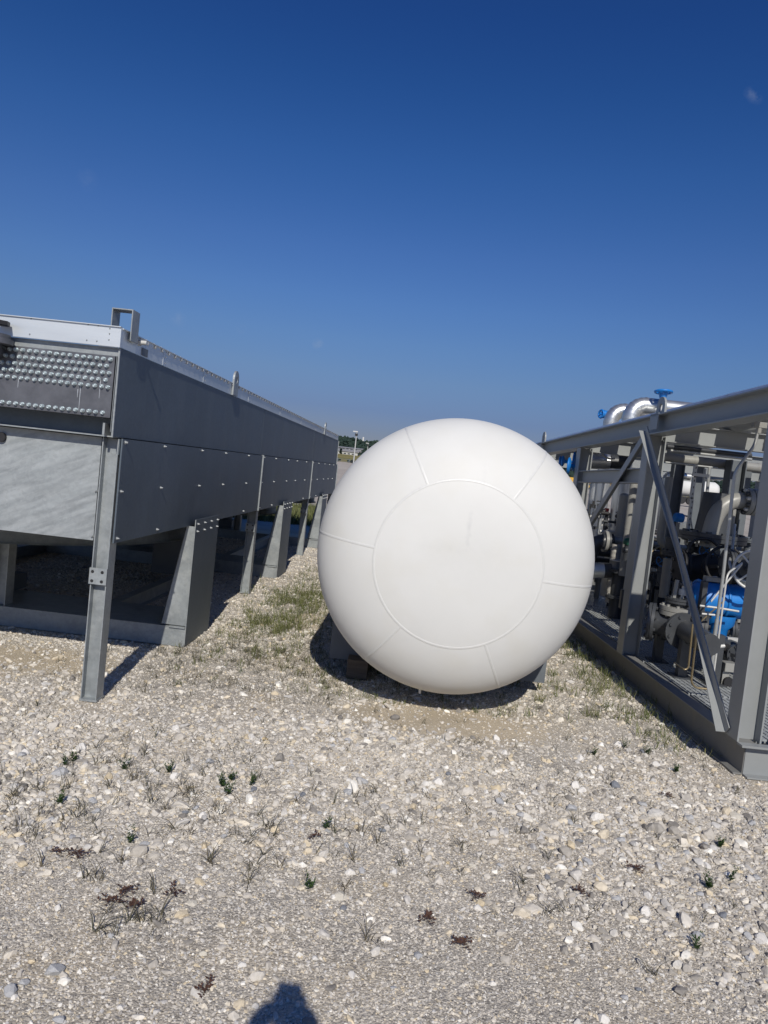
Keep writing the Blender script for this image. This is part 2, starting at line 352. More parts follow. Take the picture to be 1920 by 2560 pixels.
wood = mixc(rampf(gn_noise(.05, 8, .75), .35, .65), (.022, .038, .03), (.042, .062, .044))
c = mixc(rampf(sep.outputs[1], 15, 22), near, yard)
c = mixc(rampf(sep.outputs[1], 196, 204), c, field); c = mixc(rampf(sep.outputs[1], 560, 640), c, wood)
L(c, b.inputs['Base Color']); b.inputs['Roughness'].default_value = .95; b.inputs['Specular IOR Level'].default_value = .1
vor2 = N('ShaderNodeTexVoronoi'); vor2.inputs['Scale'].default_value = 110; L(pos.outputs['Position'], vor2.inputs['Vector'])
mm = N('ShaderNodeMath'); mm.operation = 'MULTIPLY_ADD'; L(vor2.outputs['Distance'], mm.inputs[0]); mm.inputs[1].default_value = -1.0; L(gn_noise(320, 3), mm.inputs[2])
bp = N('ShaderNodeBump'); bp.inputs['Strength'].default_value = .9; bp.inputs['Distance'].default_value = .006; L(mm.outputs[0], bp.inputs['Height']); L(bp.outputs[0], b.inputs['Normal'])
me.materials.append(M)

# ------------------------------------------------------------------ gravel: instanced rocks (stuff)
def nz2(x, y, s_, k=0): return noise.noise(Vector((x * s_, y * s_, k)))
def rockmat():
    M = bpy.data.materials.new('limestone_gravel'); M.use_nodes = True; n = M.node_tree; b = n.nodes['Principled BSDF']; N = n.nodes.new; L = n.links.new
    a = N('ShaderNodeAttribute'); a.attribute_name = 'tint'; a.attribute_type = 'INSTANCER'
    oi = N('ShaderNodeObjectInfo')
    ad = N('ShaderNodeMath'); ad.operation = 'MAXIMUM'; L(a.outputs['Fac'], ad.inputs[0]); 
    al = N('ShaderNodeMath'); al.operation = 'MULTIPLY'; L(oi.outputs['Alpha'], al.inputs[0]); al.inputs[1].default_value = 0; L(al.outputs[0], ad.inputs[1])
    cr = N('ShaderNodeValToRGB'); L(ad.outputs[0], cr.inputs[0]); E_ = cr.color_ramp
    E_.elements[0].position = 0; E_.elements[0].color = (.20, .185, .17, 1); E_.elements[1].position = 1; E_.elements[1].color = (.88, .85, .78, 1)
    for p_, c_ in ((.08, (.34, .315, .28)), (.28, (.52, .48, .42)), (.58, (.64, .595, .525)), (.70, (.50, .485, .465)), (.76, (.70, .655, .58)), (.92, (.62, .52, .36)), (.95, (.74, .70, .62))):
        q = E_.elements.new(p_); q.color = (*c_, 1)
    t = N('ShaderNodeTexCoord'); g = N('ShaderNodeTexNoise'); g.inputs['Scale'].default_value = 2.2; g.inputs['Detail'].default_value = 5; L(t.outputs['Object'], g.inputs['Vector'])
    mr = N('ShaderNodeMapRange'); L(g.outputs['Fac'], mr.inputs['Value']); mr.inputs['From Min'].default_value = .3; mr.inputs['From Max'].default_value = .7; mr.inputs['To Min'].default_value = .82; mr.inputs['To Max'].default_value = 1.15
    mx = N('ShaderNodeMixRGB'); mx.blend_type = 'MULTIPLY'; mx.inputs[0].default_value = 1; L(cr.outputs[0], mx.inputs[1]); L(mr.outputs[0], mx.inputs[2]); L(mx.outputs[0], b.inputs['Base Color'])
    b.inputs['Roughness'].default_value = .9; b.inputs['Specular IOR Level'].default_value = .15
    return M
RM = rockmat()
def rockmesh(seed, sub, flat):
    bm = bmesh.new(); bmesh.ops.create_icosphere(bm, subdivisions=sub, radius=.5)
    rr = random.Random(seed)
    planes = [(Vector((rr.gauss(0, 1), rr.gauss(0, 1), rr.gauss(0, 1))).normalized(), rr.uniform(.24, .37)) for _ in range(13)]
    sx, sy, sz = rr.uniform(.8, 1.15), rr.uniform(.6, .95), flat * rr.uniform(.8, 1.2)
    for v in bm.verts:
        for nn, d in planes:
            k = v.co.dot(nn)
            if k > d: v.co -= nn * (k - d)
        v.co *= 1 + .05 * noise.noise(v.co * 5 + Vector((seed, 0, 0)))
        v.co = Vector((v.co.x * sx, v.co.y * sy, v.co.z * sz)) * 1.4
    me = bpy.data.meshes.new('gravel_stone'); bm.to_mesh(me); bm.free(); me.materials.append(RM); return me
lib = bpy.data.collections.new('gravel_library')
rocks = []
for i in range(8):
    o = bpy.data.objects.new('gravel_stone_%02d' % i, rockmesh(i, 2 if i < 4 else 1, .55)); lib.objects.link(o); rocks.append(o)
def blocked(x, y):
    if y > 5.85 and y < 6.6 and x < -1.72: return True
    return False
pts = []; sc = []; vr = []; tn = []; rt = []
def scatter(x0, x1, y0, y1, n_, smin, smax, keep, power=2.2, sink=.36):
    X = rng.uniform(x0, x1, n_); Y = rng.uniform(y0, y1, n_); Uu = rng.random(n_); K = rng.random(n_)
    for x, y, u, k in zip(X, Y, Uu, K):
        if abs(x + .0415 * y * 0) > 0.62 * y + .9: continue
        if blocked(x, y) or k > keep(x, y): continue
        s_ = smin * (1 - u * (1 - (smin / smax) ** power)) ** (-1 / power)
        pts.append((x, y, terrain(x, y) + s_ * (.5 - sink) * .35)); sc.append(s_)
        vr.append(int(rng.integers(0, 4)) if s_ > .022 else 4 + int(rng.integers(0, 4)))
scatter(-2.1, 2.3, 1.75, 4.2, 190000, .0062, .02, lambda x, y: (1 - .75 * sandy(x, y)) * (.55 + .45 * coarse(x, y)), 2.0)
scatter(-5.5, 4.2, 4.0, 8.5, 170000, .009, .028, lambda x, y: (1 - .85 * sandy(x, y)) * .8)
scatter(-4.8, 5.2, 8.5, 15, 60000, .016, .035, lambda x, y: .8)
scatter(-2.3, 2.6, 1.75, 4.6, 30000, .018, .045, lambda x, y: (coarse(x, y) ** 1.7) * (1 - sandy(x, y)), 2.4)
scatter(-4.0, 3.5, 4.4, 9, 24000, .022, .05, lambda x, y: (coarse(x, y) ** 2) * (1 - sandy(x, y)) * .8, 2.6)
scatter(-2.5, 2.8, 2.2, 5.2, 2000, .035, .075, lambda x, y: (coarse(x, y) ** 2.5) * (1 - sandy(x, y)), 2.6, .3)
scatter(-4.0, 3.5, 5, 10, 1600, .035, .08, lambda x, y: (coarse(x, y) ** 2.5) * (1 - sandy(x, y)), 2.6, .3)
npt = len(pts); print('gravel', npt)
gm = bpy.data.meshes.new('gravel'); gm.vertices.add(npt); gm.vertices.foreach_set('co', np.array(pts, dtype=np.float32).ravel())
def addattr(name, typ, arr, key='value'):
    a = gm.attributes.new(name, typ, 'POINT'); a.data.foreach_set(key, np.asarray(arr).ravel())
tnt = rng.random(npt); 
addattr('size', 'FLOAT', np.array(sc, dtype=np.float32)); addattr('var', 'INT', np.array(vr, dtype=np.int32)); addattr('tint', 'FLOAT', tnt.astype(np.float32))
rot = np.stack([rng.normal(0, .3, npt), rng.normal(0, .3, npt), rng.uniform(0, 6.28, npt)], 1).astype(np.float32)
addattr('rot', 'FLOAT_VECTOR', rot, 'vector')
gravel = bpy.data.objects.new('gravel', gm); COL.objects.link(gravel)
tag(gravel, 'loose pale limestone gravel covering the ground of the yard', 'gravel', kind='stuff')
ng = bpy.data.node_groups.new('scatter_gravel', 'GeometryNodeTree')
ng.interface.new_socket('Geometry', in_out='INPUT', socket_type='NodeSocketGeometry'); ng.interface.new_socket('Geometry', in_out='OUTPUT', socket_type='NodeSocketGeometry')
gi = ng.nodes.new('NodeGroupInput'); go = ng.nodes.new('NodeGroupOutput'); iop = ng.nodes.new('GeometryNodeInstanceOnPoints'); ci = ng.nodes.new('GeometryNodeCollectionInfo')
ci.inputs['Collection'].default_value = lib; ci.inputs['Separate Children'].default_value = True; ci.inputs['Reset Children'].default_value = True
def na(nm, dt):
    a = ng.nodes.new('GeometryNodeInputNamedAttribute'); a.data_type = dt; a.inputs['Name'].default_value = nm; return a.outputs['Attribute']
e2r = ng.nodes.new('FunctionNodeEulerToRotation'); ng.links.new(na('rot', 'FLOAT_VECTOR'), e2r.inputs[0])
m2p = ng.nodes.new('GeometryNodeMeshToPoints'); ng.links.new(gi.outputs[0], m2p.inputs['Mesh'])
ng.links.new(m2p.outputs[0], iop.inputs['Points']); ng.links.new(ci.outputs[0], iop.inputs['Instance']); iop.inputs['Pick Instance'].default_value = True
ng.links.new(na('var', 'INT'), iop.inputs['Instance Index']); ng.links.new(e2r.outputs[0], iop.inputs['Rotation']); ng.links.new(na('size', 'FLOAT'), iop.inputs['Scale'])
ng.links.new(iop.outputs[0], go.inputs[0])
md = gravel.modifiers.new('scatter', 'NODES'); md.node_group = ng
# larger stones one can pick out: parts of the ground
def stonemat(i, c_):
    return mat('stone_%s' % i, c_, .9, 0, .14, 14, .35, 40, col2=tuple(min(1, q * 1.3) for q in c_), thr=(.45, .75))
stone_m = [stonemat('grey', (.42, .42, .42)), stonemat('cream', (.56, .52, .44)), stonemat('white', (.70, .67, .62)), stonemat('buff', (.55, .44, .27)), stonemat('slate', (.20, .21, .23))]
base_st = []
for i in range(10):
    me = rockmesh(50 + i, 2, .5); me.materials.clear(); me.materials.append(stone_m[[0, 1, 2, 2, 1, 0, 3, 4, 2, 1][i]]); me.name = 'stone'; base_st.append(me)
def stone(px, py, wpx, k):
    p = onz(px, py); s_ = wpx * p.length / FPX * .95
    o = bpy.data.objects.new('stone', base_st[k]); COL.objects.link(o); o.parent = ground
    o.location = (p.x, p.y, terrain(p.x, p.y) + s_ * .10); o.scale = (s_, s_, s_); o.rotation_euler = (random.gauss(0, .15), random.gauss(0, .15), random.uniform(0, 6.28))
ST = [(55, 1888, 30, 0), (205, 1870, 34, 2), (147, 1935, 44, 0), (235, 1875, 24, 1), (60, 1882, 26, 2), (440, 1822, 26, 2), (236, 1878, 26, 1), (438, 1940, 28, 2), (232, 2005, 30, 0), (140, 2425, 58, 0), (62, 2455, 32, 0), (25, 2480, 44, 0), (480, 2255, 26, 1), (278, 2340, 22, 0), (315, 2155, 20, 3), (145, 2550, 36, 0), (100, 2000, 22, 3), (70, 2070, 20, 2), (240, 2030, 26, 0), (525, 1905, 30, 0), (560, 2090, 26, 0),
      (847, 2240, 40, 1), (880, 2435, 26, 2), (1045, 2390, 34, 0), (985, 2178, 28, 2), (875, 2178, 30, 2), (905, 2175, 26, 0), (870, 1980, 36, 0), (910, 1955, 30, 0), (955, 2072, 24, 7), (1120, 1935, 20, 7), (1185, 2160, 22, 4), (1230, 1930, 26, 1), (1250, 2005, 32, 0), (1195, 2265, 26, 2), (1250, 2160, 20, 0), (1120, 2150, 12, 6), (1160, 2110, 20, 1), (808, 1985, 24, 2), (755, 1985, 26, 7), (1010, 2100, 18, 3), (886, 2018, 16, 6), (770, 1960, 18, 3), (720, 1965, 20, 2), (1095, 1955, 30, 2), (1065, 1960, 22, 2), (1240, 1845, 26, 2), (980, 1850, 26, 0), (1170, 1925, 16, 1),
      (1440, 1965, 30, 2), (1457, 1975, 20, 2), (1540, 1965, 32, 7), (1430, 2022, 38, 0), (1490, 2045, 40, 2), (1425, 2055, 26, 0), (1550, 2100, 32, 0), (1605, 2010, 26, 0), (1720, 2045, 30, 0), (1840, 2040, 28, 1), (1880, 2060, 24, 0), (1615, 2280, 34, 2), (1620, 2240, 26, 2), (1740, 2345, 30, 0), (1755, 2340, 22, 7), (1805, 2290, 26, 7), (1905, 2350, 34, 2), (1508, 2550, 32, 2), (1850, 2330, 26, 2), (1870, 2345, 26, 0), (1560, 2495, 24, 0), (1470, 2155, 34, 0), (1370, 2190, 22, 7), (1540, 2245, 26, 0), (1300, 2035, 26, 0), (1500, 1920, 24, 2), (1545, 1860, 24, 2), (1640, 1912, 24, 2), (1450, 1895, 26, 2), (1300, 1860, 22, 1), (1890, 2195, 30, 0), (1870, 2400, 20, 0), (1595, 2475, 20, 7), (1700, 2240, 20, 1)]
for a_ in ST: stone(*a_)
for i in range(110):
    stone(random.uniform(20, 1900), random.uniform(1830, 2540) if i % 3 == 0 else random.uniform(1830, 2200), random.uniform(15, 25), random.choice([0, 1, 2, 2, 1, 0, 3, 4, 8, 9, 5, 6 if random.random() < .3 else 1, 7]))

# ------------------------------------------------------------------ storage tank
TX, TY, TR, TG, TE, TN = .318, 5.15, .946, .12, .62, 2.6
tank = thing('storage_tank', 'large white horizontal storage tank with domed end facing the viewer', 'tank', (TX, TY, 0))
TZ = TG + TR; LT = 6.2
def headpt(ph, th, dr=0): # ph 0 at tangent line, pi/2 at crown ; th clockwise from top
    # dished head: flatter crown and a tighter knuckle than an ellipse
    ex = 2 / TN; r = TR * max(cos(ph), 0) ** ex; d = TE * TR * max(sin(ph), 0) ** ex
    gr_ = max(cos(ph), 0) ** (2 - ex) / TR; ga_ = max(sin(ph), 0) ** (2 - ex) / (TE * TR)
    nrm = Vector((gr_ * sin(th), -ga_, gr_ * cos(th))).normalized()
    return Vector((TX + r * sin(th), TY - d, TZ + r * cos(th))) + nrm * dr
h = MB(); nn = 128; Rr = 40; VV = []; FF = []
for k in range(Rr + 1):
    ph = k / Rr; ph = (ph * .5 + .5 * (3 * ph * ph - 2 * ph ** 3)) * pi / 2 * .9999999
    for i in range(nn): VV.append(headpt(ph, 2 * pi * i / nn))
for k in range(Rr):
    for i in range(nn): FF.append((k * nn + i, k * nn + (i + 1) % nn, (k + 1) * nn + (i + 1) % nn, (k + 1) * nn + i))
h.add(VV, FF, True); hd_ = h.build('head', 'white', tank)
hm_ = MT['white'].copy(); hm_.name = 'white_head_paint'; hd_.data.materials[0] = hm_   # same paint with the grey rubbed smudge above the middle
n_ = hm_.node_tree; bs_ = n_.nodes['Principled BSDF']; src_ = bs_.inputs['Base Color'].links[0].from_socket
tc_ = n_.nodes.new('ShaderNodeTexCoord'); prev_ = src_
for (cx_, cz_, sx_, sz_, st_) in ((TX - TX + .04, TZ + .235, .022, .16, .30), (.02, TZ + .02, .35, .22, .06), (.10, TZ + .55, .02, .12, .10), (-.12, TZ + .1, .5, .03, .05)):
    mp_ = n_.nodes.new('ShaderNodeMapping'); mp_.inputs['Location'].default_value = (-cx_ / sx_, 0, -cz_ / sz_); mp_.inputs['Scale'].default_value = (1 / sx_, 0, 1 / sz_); n_.links.new(tc_.outputs['Object'], mp_.inputs[0])
    ln_ = n_.nodes.new('ShaderNodeVectorMath'); ln_.operation = 'LENGTH'; n_.links.new(mp_.outputs[0], ln_.inputs[0])
    nn_ = n_.nodes.new('ShaderNodeTexNoise'); nn_.inputs['Scale'].default_value = 30; nn_.inputs['Detail'].default_value = 6; n_.links.new(tc_.outputs['Object'], nn_.inputs['Vector'])
    ad_ = n_.nodes.new('ShaderNodeMath'); ad_.operation = 'MULTIPLY_ADD'; n_.links.new(nn_.outputs['Fac'], ad_.inputs[0]); ad_.inputs[1].default_value = 1.4; n_.links.new(ln_.outputs['Value'], ad_.inputs[2])
    mr_ = n_.nodes.new('ShaderNodeMapRange'); n_.links.new(ad_.outputs[0], mr_.inputs['Value']); mr_.inputs['From Min'].default_value = .5; mr_.inputs['From Max'].default_value = 1.6; mr_.inputs['To Min'].default_value = st_; mr_.inputs['To Max'].default_value = 0
    mx_ = n_.nodes.new('ShaderNodeMixRGB'); n_.links.new(mr_.outputs[0], mx_.inputs[0]); n_.links.new(prev_, mx_.inputs[1]); mx_.inputs[2].default_value = (.38, .39, .40, 1); prev_ = mx_.outputs[0]
n_.links.new(prev_, bs_.inputs['Base Color'])
s_ = MB(); s_.lathe((TX, TY, TZ), (0, 1, 0), [(0, TR), (LT, TR)], 128); s_.build('shell', 'white', tank)
s_ = MB(); s_.lathe((TX, TY + LT, TZ), (0, 1, 0), [(TE * TR * sin(q), TR * cos(q)) for q in np.linspace(0, pi / 2, 24)], 96); s_.build('rear_head', 'white', tank)
def weld(path, w_=.010, dr=.0014):
    """a low raised bead laid on the head; path of (ph, th)"""
    P = [headpt(a, t_) for a, t_ in path]; Q = [headpt(a, t_, dr) for a, t_ in path]; vs = []; fs = []
    for i in range(len(P)):
        d = (P[min(i + 1, len(P) - 1)] - P[max(i - 1, 0)]).normalized(); nrm = (Q[i] - P[i]).normalized(); sd = d.cross(nrm)
        for u_, hgt in ((-1, -.001), (-.75, .0010), (-.3, dr), (.3, dr), (.75, .0010), (1, -.001)): vs.append(P[i] + sd * w_ * u_ + nrm * hgt)
    for i in range(len(P) - 1):
        for j in range(5): fs.append((i * 6 + j, i * 6 + j + 1, (i + 1) * 6 + j + 1, (i + 1) * 6 + j))
    MB().add(vs, fs, True).build('weld_seam', 'weld', tank)
phc = math.acos(.56 ** (TN / 2))
weld([(phc, 2 * pi * i / 120) for i in range(121)])
for a_ in (-27, 34, 95, 155, 216, 275): weld([(phc * (1 - k / 24 * .96), radians(a_) ) for k in range(25)])
d0 = headpt(.10, pi + .14); MB().cyl(d0 + Vector((0, 0, .02)), d0 - Vector((0, 0, .035)), .009, n=10).build('drain_stub', 'white', tank)
for yy in (TY + .55, TY + 4.9):   # saddle plates that follow the shell
    s_ = MB(); N_ = 20; A = []; x0 = -.84; x1 = .84
    for i in range(N_ + 1):
        x = x0 + (x1 - x0) * i / N_; A.append((x, TZ - sqrt(max(0, (TR + .004) ** 2 - x * x))))
    hw = .86
    pl = [(TX + x, z_) for x, z_ in A]
    for i in range(N_):
        s_.hexa([(pl[i][0], yy, .10 if 1 else 0), (pl[i + 1][0], yy, .10), (pl[i + 1][0], yy + .18, .10), (pl[i][0], yy + .18, .10), (pl[i][0], yy, max(pl[i][1], .1)), (pl[i + 1][0], yy, max(pl[i + 1][1], .1)), (pl[i + 1][0], yy + .18, max(pl[i + 1][1], .1)), (pl[i][0], yy + .18, max(pl[i][1], .1))])
    s_.build('saddle', 'saddle', tank)
def timber(x0, x1, y0, y1, z0, z1, label, rz=0):
    o = MB().box(-(x1 - x0) / 2, (x1 - x0) / 2, -(y1 - y0) / 2, (y1 - y0) / 2, 0, z1 - z0).build('timber_block', 'timber', None, local=True, bevel=.004)
    o.location = ((x0 + x1) / 2, (y0 + y1) / 2, z0); o.rotation_euler = (0, 0, rz)
    tag(o, label, 'timber block', 'timber blocks chocking the tank')
timber(-.375, -.215, 5.55, 6.3, 0, .145, 'square timber block under the left side of the white tank', .02)
timber(.90, 1.20, 6.15, 6.35, .0, .15, 'dark timber block under the right side of the white tank', .25)

# ------------------------------------------------------------------ left: air cooler
AC = thing('air_cooler', 'long grey galvanised air cooler unit on legs with rows of round plugs on its end', 'air cooler', (-1.8, 4.4, 0))
XL = -5.75
BAYS = [4.30, 8.405, 12.56, 16.50]
def boltmesh():
    b_ = MB().cyl((0, 0, 0), (0, 0, .002), .0115, n=12).cyl((0, 0, .002), (0, 0, .009), .008, n=6).cyl((0, 0, .009), (0, 0, .017), .0045, n=8); return b_
b0 = boltmesh().build('bolt', 'bolt', AC, local=True); b0.location = Vector((-1.775, 4.425, 1.6)) - Vector((-1.8, 4.4, 0)); b0.rotation_euler = (0, radians(90), 0)
def acbolt(x, y, z, side=True, s_=1.0):
    c_ = clone(b0, AC, Vector((x, y, z)) - Vector((-1.8, 4.4, 0)), (0, radians(90), 0) if side else (radians(90), 0, 0)); c_.scale = (s_,) * 3; return c_
# side panels
for i in range(3):
    y0, y1 = BAYS[i] + (.004 if i else 0), BAYS[i + 1] - .004
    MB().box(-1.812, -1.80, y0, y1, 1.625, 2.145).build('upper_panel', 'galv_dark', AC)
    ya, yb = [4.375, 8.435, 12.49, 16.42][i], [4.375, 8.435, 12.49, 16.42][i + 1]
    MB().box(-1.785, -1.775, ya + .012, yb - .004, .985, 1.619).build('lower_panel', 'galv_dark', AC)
    if i: MB().box(-1.787, -1.760, ya - .010, ya + .010, .985, 1.6245).build('panel_lip', 'galv', AC)
MB().box(-1.808, -1.7985, 4.288, 4.2985, 1.625, 2.14).build('panel_edge', 'galv', AC)
MB().box(-1.80, -1.76, 16.42, 16.44, .985, 1.62).build('panel_lip', 'galv', AC)
mid = [4.425, 5.12, 6.03, 6.78, 7.71, 8.49, 9.22, 10.12, 10.86, 11.78, 12.55, 13.27, 14.15, 14.9, 15.65]
for y in mid[1:]:
    acbolt(-1.775, y, 1.31); acbolt(-1.775, y, 1.60)
for y in (5.12, 7.71, 8.49, 9.23, 11.8, 12.56, 13.3): acbolt(-1.775, y, 1.015)
for z in (1.012, 1.30, 1.597): acbolt(-1.775, 4.425, z)
# rim: aluminium frame on top
c_ = MB(); c_.box(-1.800, -1.794, 4.285, 16.2, 2.146, 2.25); c_.box(-1.83, -1.785, 4.285, 16.2, 2.2502, 2.256); c_.build('rim_side', 'alu', AC)
c_ = MB(); c_.box(XL, -1.793, 4.265, 4.283, 2.143, 2.257); c_.box(XL, -1.793, 4.255, 4.2845, 2.2572, 2.262); c_.build('rim_front', 'alu', AC)
MB().box(-1.92, -1.81, 4.27, 4.2825, 2.1405, 2.1428).build('rim_clip', 'alu', AC)
rb = MB()
y = 4.55
while y < 16.1:
    rb.cyl((-1.794, y, 2.238), (-1.784, y, 2.238), .011, n=6); rb.cyl((-1.805, y, 2.256), (-1.805, y, 2.263), .008, n=6); y += .135
rb.build('rivet_row', 'strut', AC)['kind'] = 'stuff'
for y in (5.0, 5.95, 7.55, 9.3, 11.0, 12.6, 14.2):
    MB().box(-1.7938, -1.792, y - .012, y + .012, 2.148, 2.249).build('rim_joint', 'alu', AC)
    for z in (2.165, 2.205, 2.24): acbolt(-1.7935, y + .035, z, True, .4)
for x in (-1.93, -1.99, -2.33, -2.9, -3.3):
    for z in (2.165, 2.255): acbolt(x, 4.265, z, False, .42)
for z in (2.18, 2.215, 2.245): acbolt(-1.86, 4.265, z, False, .4)
# lifting bracket at the corner, lugs along the side
s_ = MB(); s_.box(-1.900, -1.893, 4.36, 4.47, 2.20, 2.384); s_.box(-1.778, -1.771, 4.36, 4.47, 2.20, 2.384); s_.box(-1.893, -1.778, 4.36, 4.47, 2.377, 2.384); s_.build('lifting_bracket', 'galv', AC, bevel=.001)
def lug(y, z0, zt, w_, par, x=-1.797, frame=None, m_='galv'):
    s_ = MB(); t_ = .018; n_ = 14; pts_ = []; r_ = w_ / 2; zc = zt - r_
    out = [(y - r_, z0)] + [(y - r_ * cos(pi * i / n_), zc + r_ * sin(pi * i / n_)) for i in range(n_ + 1)] + [(y + r_, z0)]
    hole = [(y - r_ * .38 * cos(pi * i / n_), zc + r_ * .38 * sin(pi * i / n_)) for i in range(n_ + 1)]
    hb = [(y - r_ * .38 * cos(pi + pi * i / n_) * -1 * -1, zc - r_ * .38 * sin(pi * i / n_)) for i in range(n_ + 1)]
    P3 = lambda a, xx: Vector((xx, a[0], a[1])) if frame is None else frame(xx, a[0], a[1])
    for xx in (x, x + t_):     # two faces around the hole
        vs = [P3(a, xx) for a in out[1:-1]] + [P3(a, xx) for a in hole]; k = n_ + 1
        s_.add(vs, [(i, i + 1, k + i + 1, k + i) for i in range(n_)])
        low = [P3(a, xx) for a in hole] ; hol2 = [P3((y - r_ * .38 * cos(pi * i / n_), zc - r_ * .38 * sin(pi * i / n_)), xx) for i in range(n_ + 1)]
        base = [P3((y - r_ + w_ * i / n_, z0), xx) for i in range(n_ + 1)]
        s_.add(hol2 + base, [(i, i + 1, k + i + 1, k + i) for i in range(n_)])
        s_.add([P3((y - r_, zc), xx), P3((y - r_ * .38, zc), xx), P3((y - r_, z0), xx)], [(0, 1, 2)]); s_.add([P3((y + r_, zc), xx), P3((y + r_ * .38, zc), xx), P3((y + r_, z0), xx)], [(0, 1, 2)])
    oo = out; k = len(oo)
    s_.add([P3(a, x) for a in oo] + [P3(a, x + t_) for a in oo], [(i, i + 1, k + i + 1, k + i) for i in range(k - 1)])
    full = [(y - r_ * .38 * cos(2 * pi * i / 20), zc + r_ * .38 * sin(2 * pi * i / 20)) for i in range(20)]
    s_.add([P3(a, x) for a in full] + [P3(a, x + t_) for a in full], [(i, (i + 1) % 20, 20 + (i + 1) % 20, 20 + i) for i in range(20)])
    return s_.build('lifting_lug', m_, par)
lug(6.93, 2.1455, 2.375, .17, AC, -1.792); lug(13.77, 2.1455, 2.37, .17, AC, -1.792)
MB().cyl((-1.793, 4.55, 2.222), (-1.745, 4.55, 2.222), .014, n=12).cyl((-1.793, 4.55, 2.222), (-1.78, 4.55, 2.222), .022, n=6).build('pipe_nipple', 'strut', AC)
np_ = MB().box(-1.7935, -1.790, 4.60, 4.70, 2.152, 2.20).build('nameplate', 'saddle', AC)
for yy in (4.625, 4.66): MB().box(-1.7899, -1.7890, yy, yy + .016, 2.158, 2.172).build('plate_mark', 'alu', np_)
# tube header with plugs
MB().box(XL, -1.811, 4.300, 4.320, 2.0935, 2.142).build('header_strip', 'galv', AC)
MB().box(XL, -1.825, 4.290, 4.45, 1.732, 2.0925).build('header_plate', 'header', AC)
MB().box(-1.815, -1.8125, 4.286, 4.32, 1.65, 2.092).build('corner_angle', 'galv', AC)
s_ = MB(); s_.box(XL, -1.8315, 4.452, 4.46, 1.6285, 1.76); s_.build('channel_web', 'galv_dark', AC)
MB().box(XL, -1.8145, 4.345, 4.451, 1.620, 1.628).build('channel_flange', 'galv', AC)
MB().box(-1.868, -1.855, 4.30, 4.40, 1.629, 1.70).build('stiffener', 'galv', AC)
pb = MB().cyl((0, 0, 0), (0, 0, .004), .0132, n=14).cyl((0, 0, .004), (0, 0, .015), .0118, n=6).lathe((0, 0, .015), (0, 0, 1), [(0, .0092), (.0035, .0084), (.0038, .0045), (.001, .0040), (.001, .0001)], 12)
p0 = pb.build('tube_plug', 'plug', AC, local=True); first = True
for r_, z in enumerate((2.070, 2.030, 1.989, 1.949, 1.908, 1.757)):
    for k in range(36):
        x = -1.850 - k * .0403 - (.0202 if r_ in (1, 3, 5) else 0)
        l_ = Vector((x + random.uniform(-.0012, .0012), 4.290, z + random.uniform(-.0012, .0012))) - Vector((-1.8, 4.4, 0)); rr_ = (Matrix.Rotation(radians(90), 3, 'X') @ Matrix.Rotation(random.uniform(0, 6.28), 3, 'Z')).to_euler()
        if first: p0.location = l_; p0.rotation_euler = rr_; first = False
        else:
            q_ = clone(p0, AC, l_, rr_); q_.scale = (random.uniform(.94, 1.04),) * 2 + (random.uniform(.8, 1.25),)
for (x, z1, ln_) in ((-2.015, 1.895, .15), (-1.90, 1.945, .11), (-2.39, 1.90, .05), (-2.405, 1.985, .05), (-2.03, 1.88, .05)):      # lime runs below leaking plugs
    MB().extr([(x - .0012, 4.2898, z1), (x + .0018, 4.2898, z1), (x + .0010, 4.2898, z1 - ln_), (x - .0005, 4.2898, z1 - ln_ * .9)], (0, -.0006, 0)).build('lime_run', 'alu', AC)
# nozzle at the far left of the header
s_ = MB().cyl((-2.50, 4.20, 2.085), (-2.50, 4.20, 2.115), .10, n=28).cyl((-2.50, 4.20, 2.115), (-2.50, 4.20, 2.14), .085, n=28).cyl((-2.53, 4.22, 2.03), (-2.53, 4.22, 2.085), .06, n=20); s_.cyl((-2.53, 4.20, 2.05), (-2.53, 4.29, 2.05), .05, n=20)
s_.build('nozzle', 'header', AC)
MB().cyl((-2.475, 4.20, 2.192), (-2.475, 4.20, 2.215), .055, n=6).build('nozzle_cover', 'black', AC)
# front plenum sheet
MB().box(XL, -1.918, 4.42, 4.428, .984, 1.614).build('front_sheet', 'galv_streak', AC)
for (px, py) in ((819, 1670), ): pass
acbolt(-1.925, 4.42, 1.287, False, .9); acbolt(-1.925, 4.42, 1.01, False, .9)
MB().cyl((-2.535, 4.40, 1.55), (-2.535, 4.42, 1.55), .03, n=14).build('port_plug', 'black', AC)
# columns (H section, web facing front)
def column(y, top):
    s_ = MB().ibeam((-1.848, y + .05, .012), (-1.848, y + .05, top), .10, .10, .0065, up=(1, 0, 0)); o = s_.build('column', 'galv', AC)
    MB().box(-1.903, -1.793, y - .005, y + .105, 0, .012).build('base_plate', 'galv', o, local=False) if False else None
    q_ = MB(); q_.box(-1.903, -1.793, y - .005, y + .105, 0, .012); q_.build('base_plate', 'galv', AC)
    return o
for i, y in enumerate((4.385, 8.50, 12.56, 16.3)):
    column(y, 1.615)
    q_ = MB(); q_.box(-1.905, -1.797, y - .010, y - .002, .725, .825); pl_ = q_.build('splice_plate', 'galv', AC)
    for dx in (-.085, -.025):
        for z in (.745, .802):
            MB().cyl((-1.800 + dx, y - .0125, z), (-1.800 + dx, y - .0102, z), .0095, n=12).build('bolt_hole', 'black', AC)
    s_ = MB().ibeam((XL + .05, y + .05, 0), (XL + .05, y + .05, 1.615), .10, .10, .0065, up=(1, 0, 0)); s_.build('column', 'galv', AC)
MB().box(-1.8, -1.7925, 4.39, 4.45, 1.52, 1.615).build('cleat', 'galv_dark', AC)
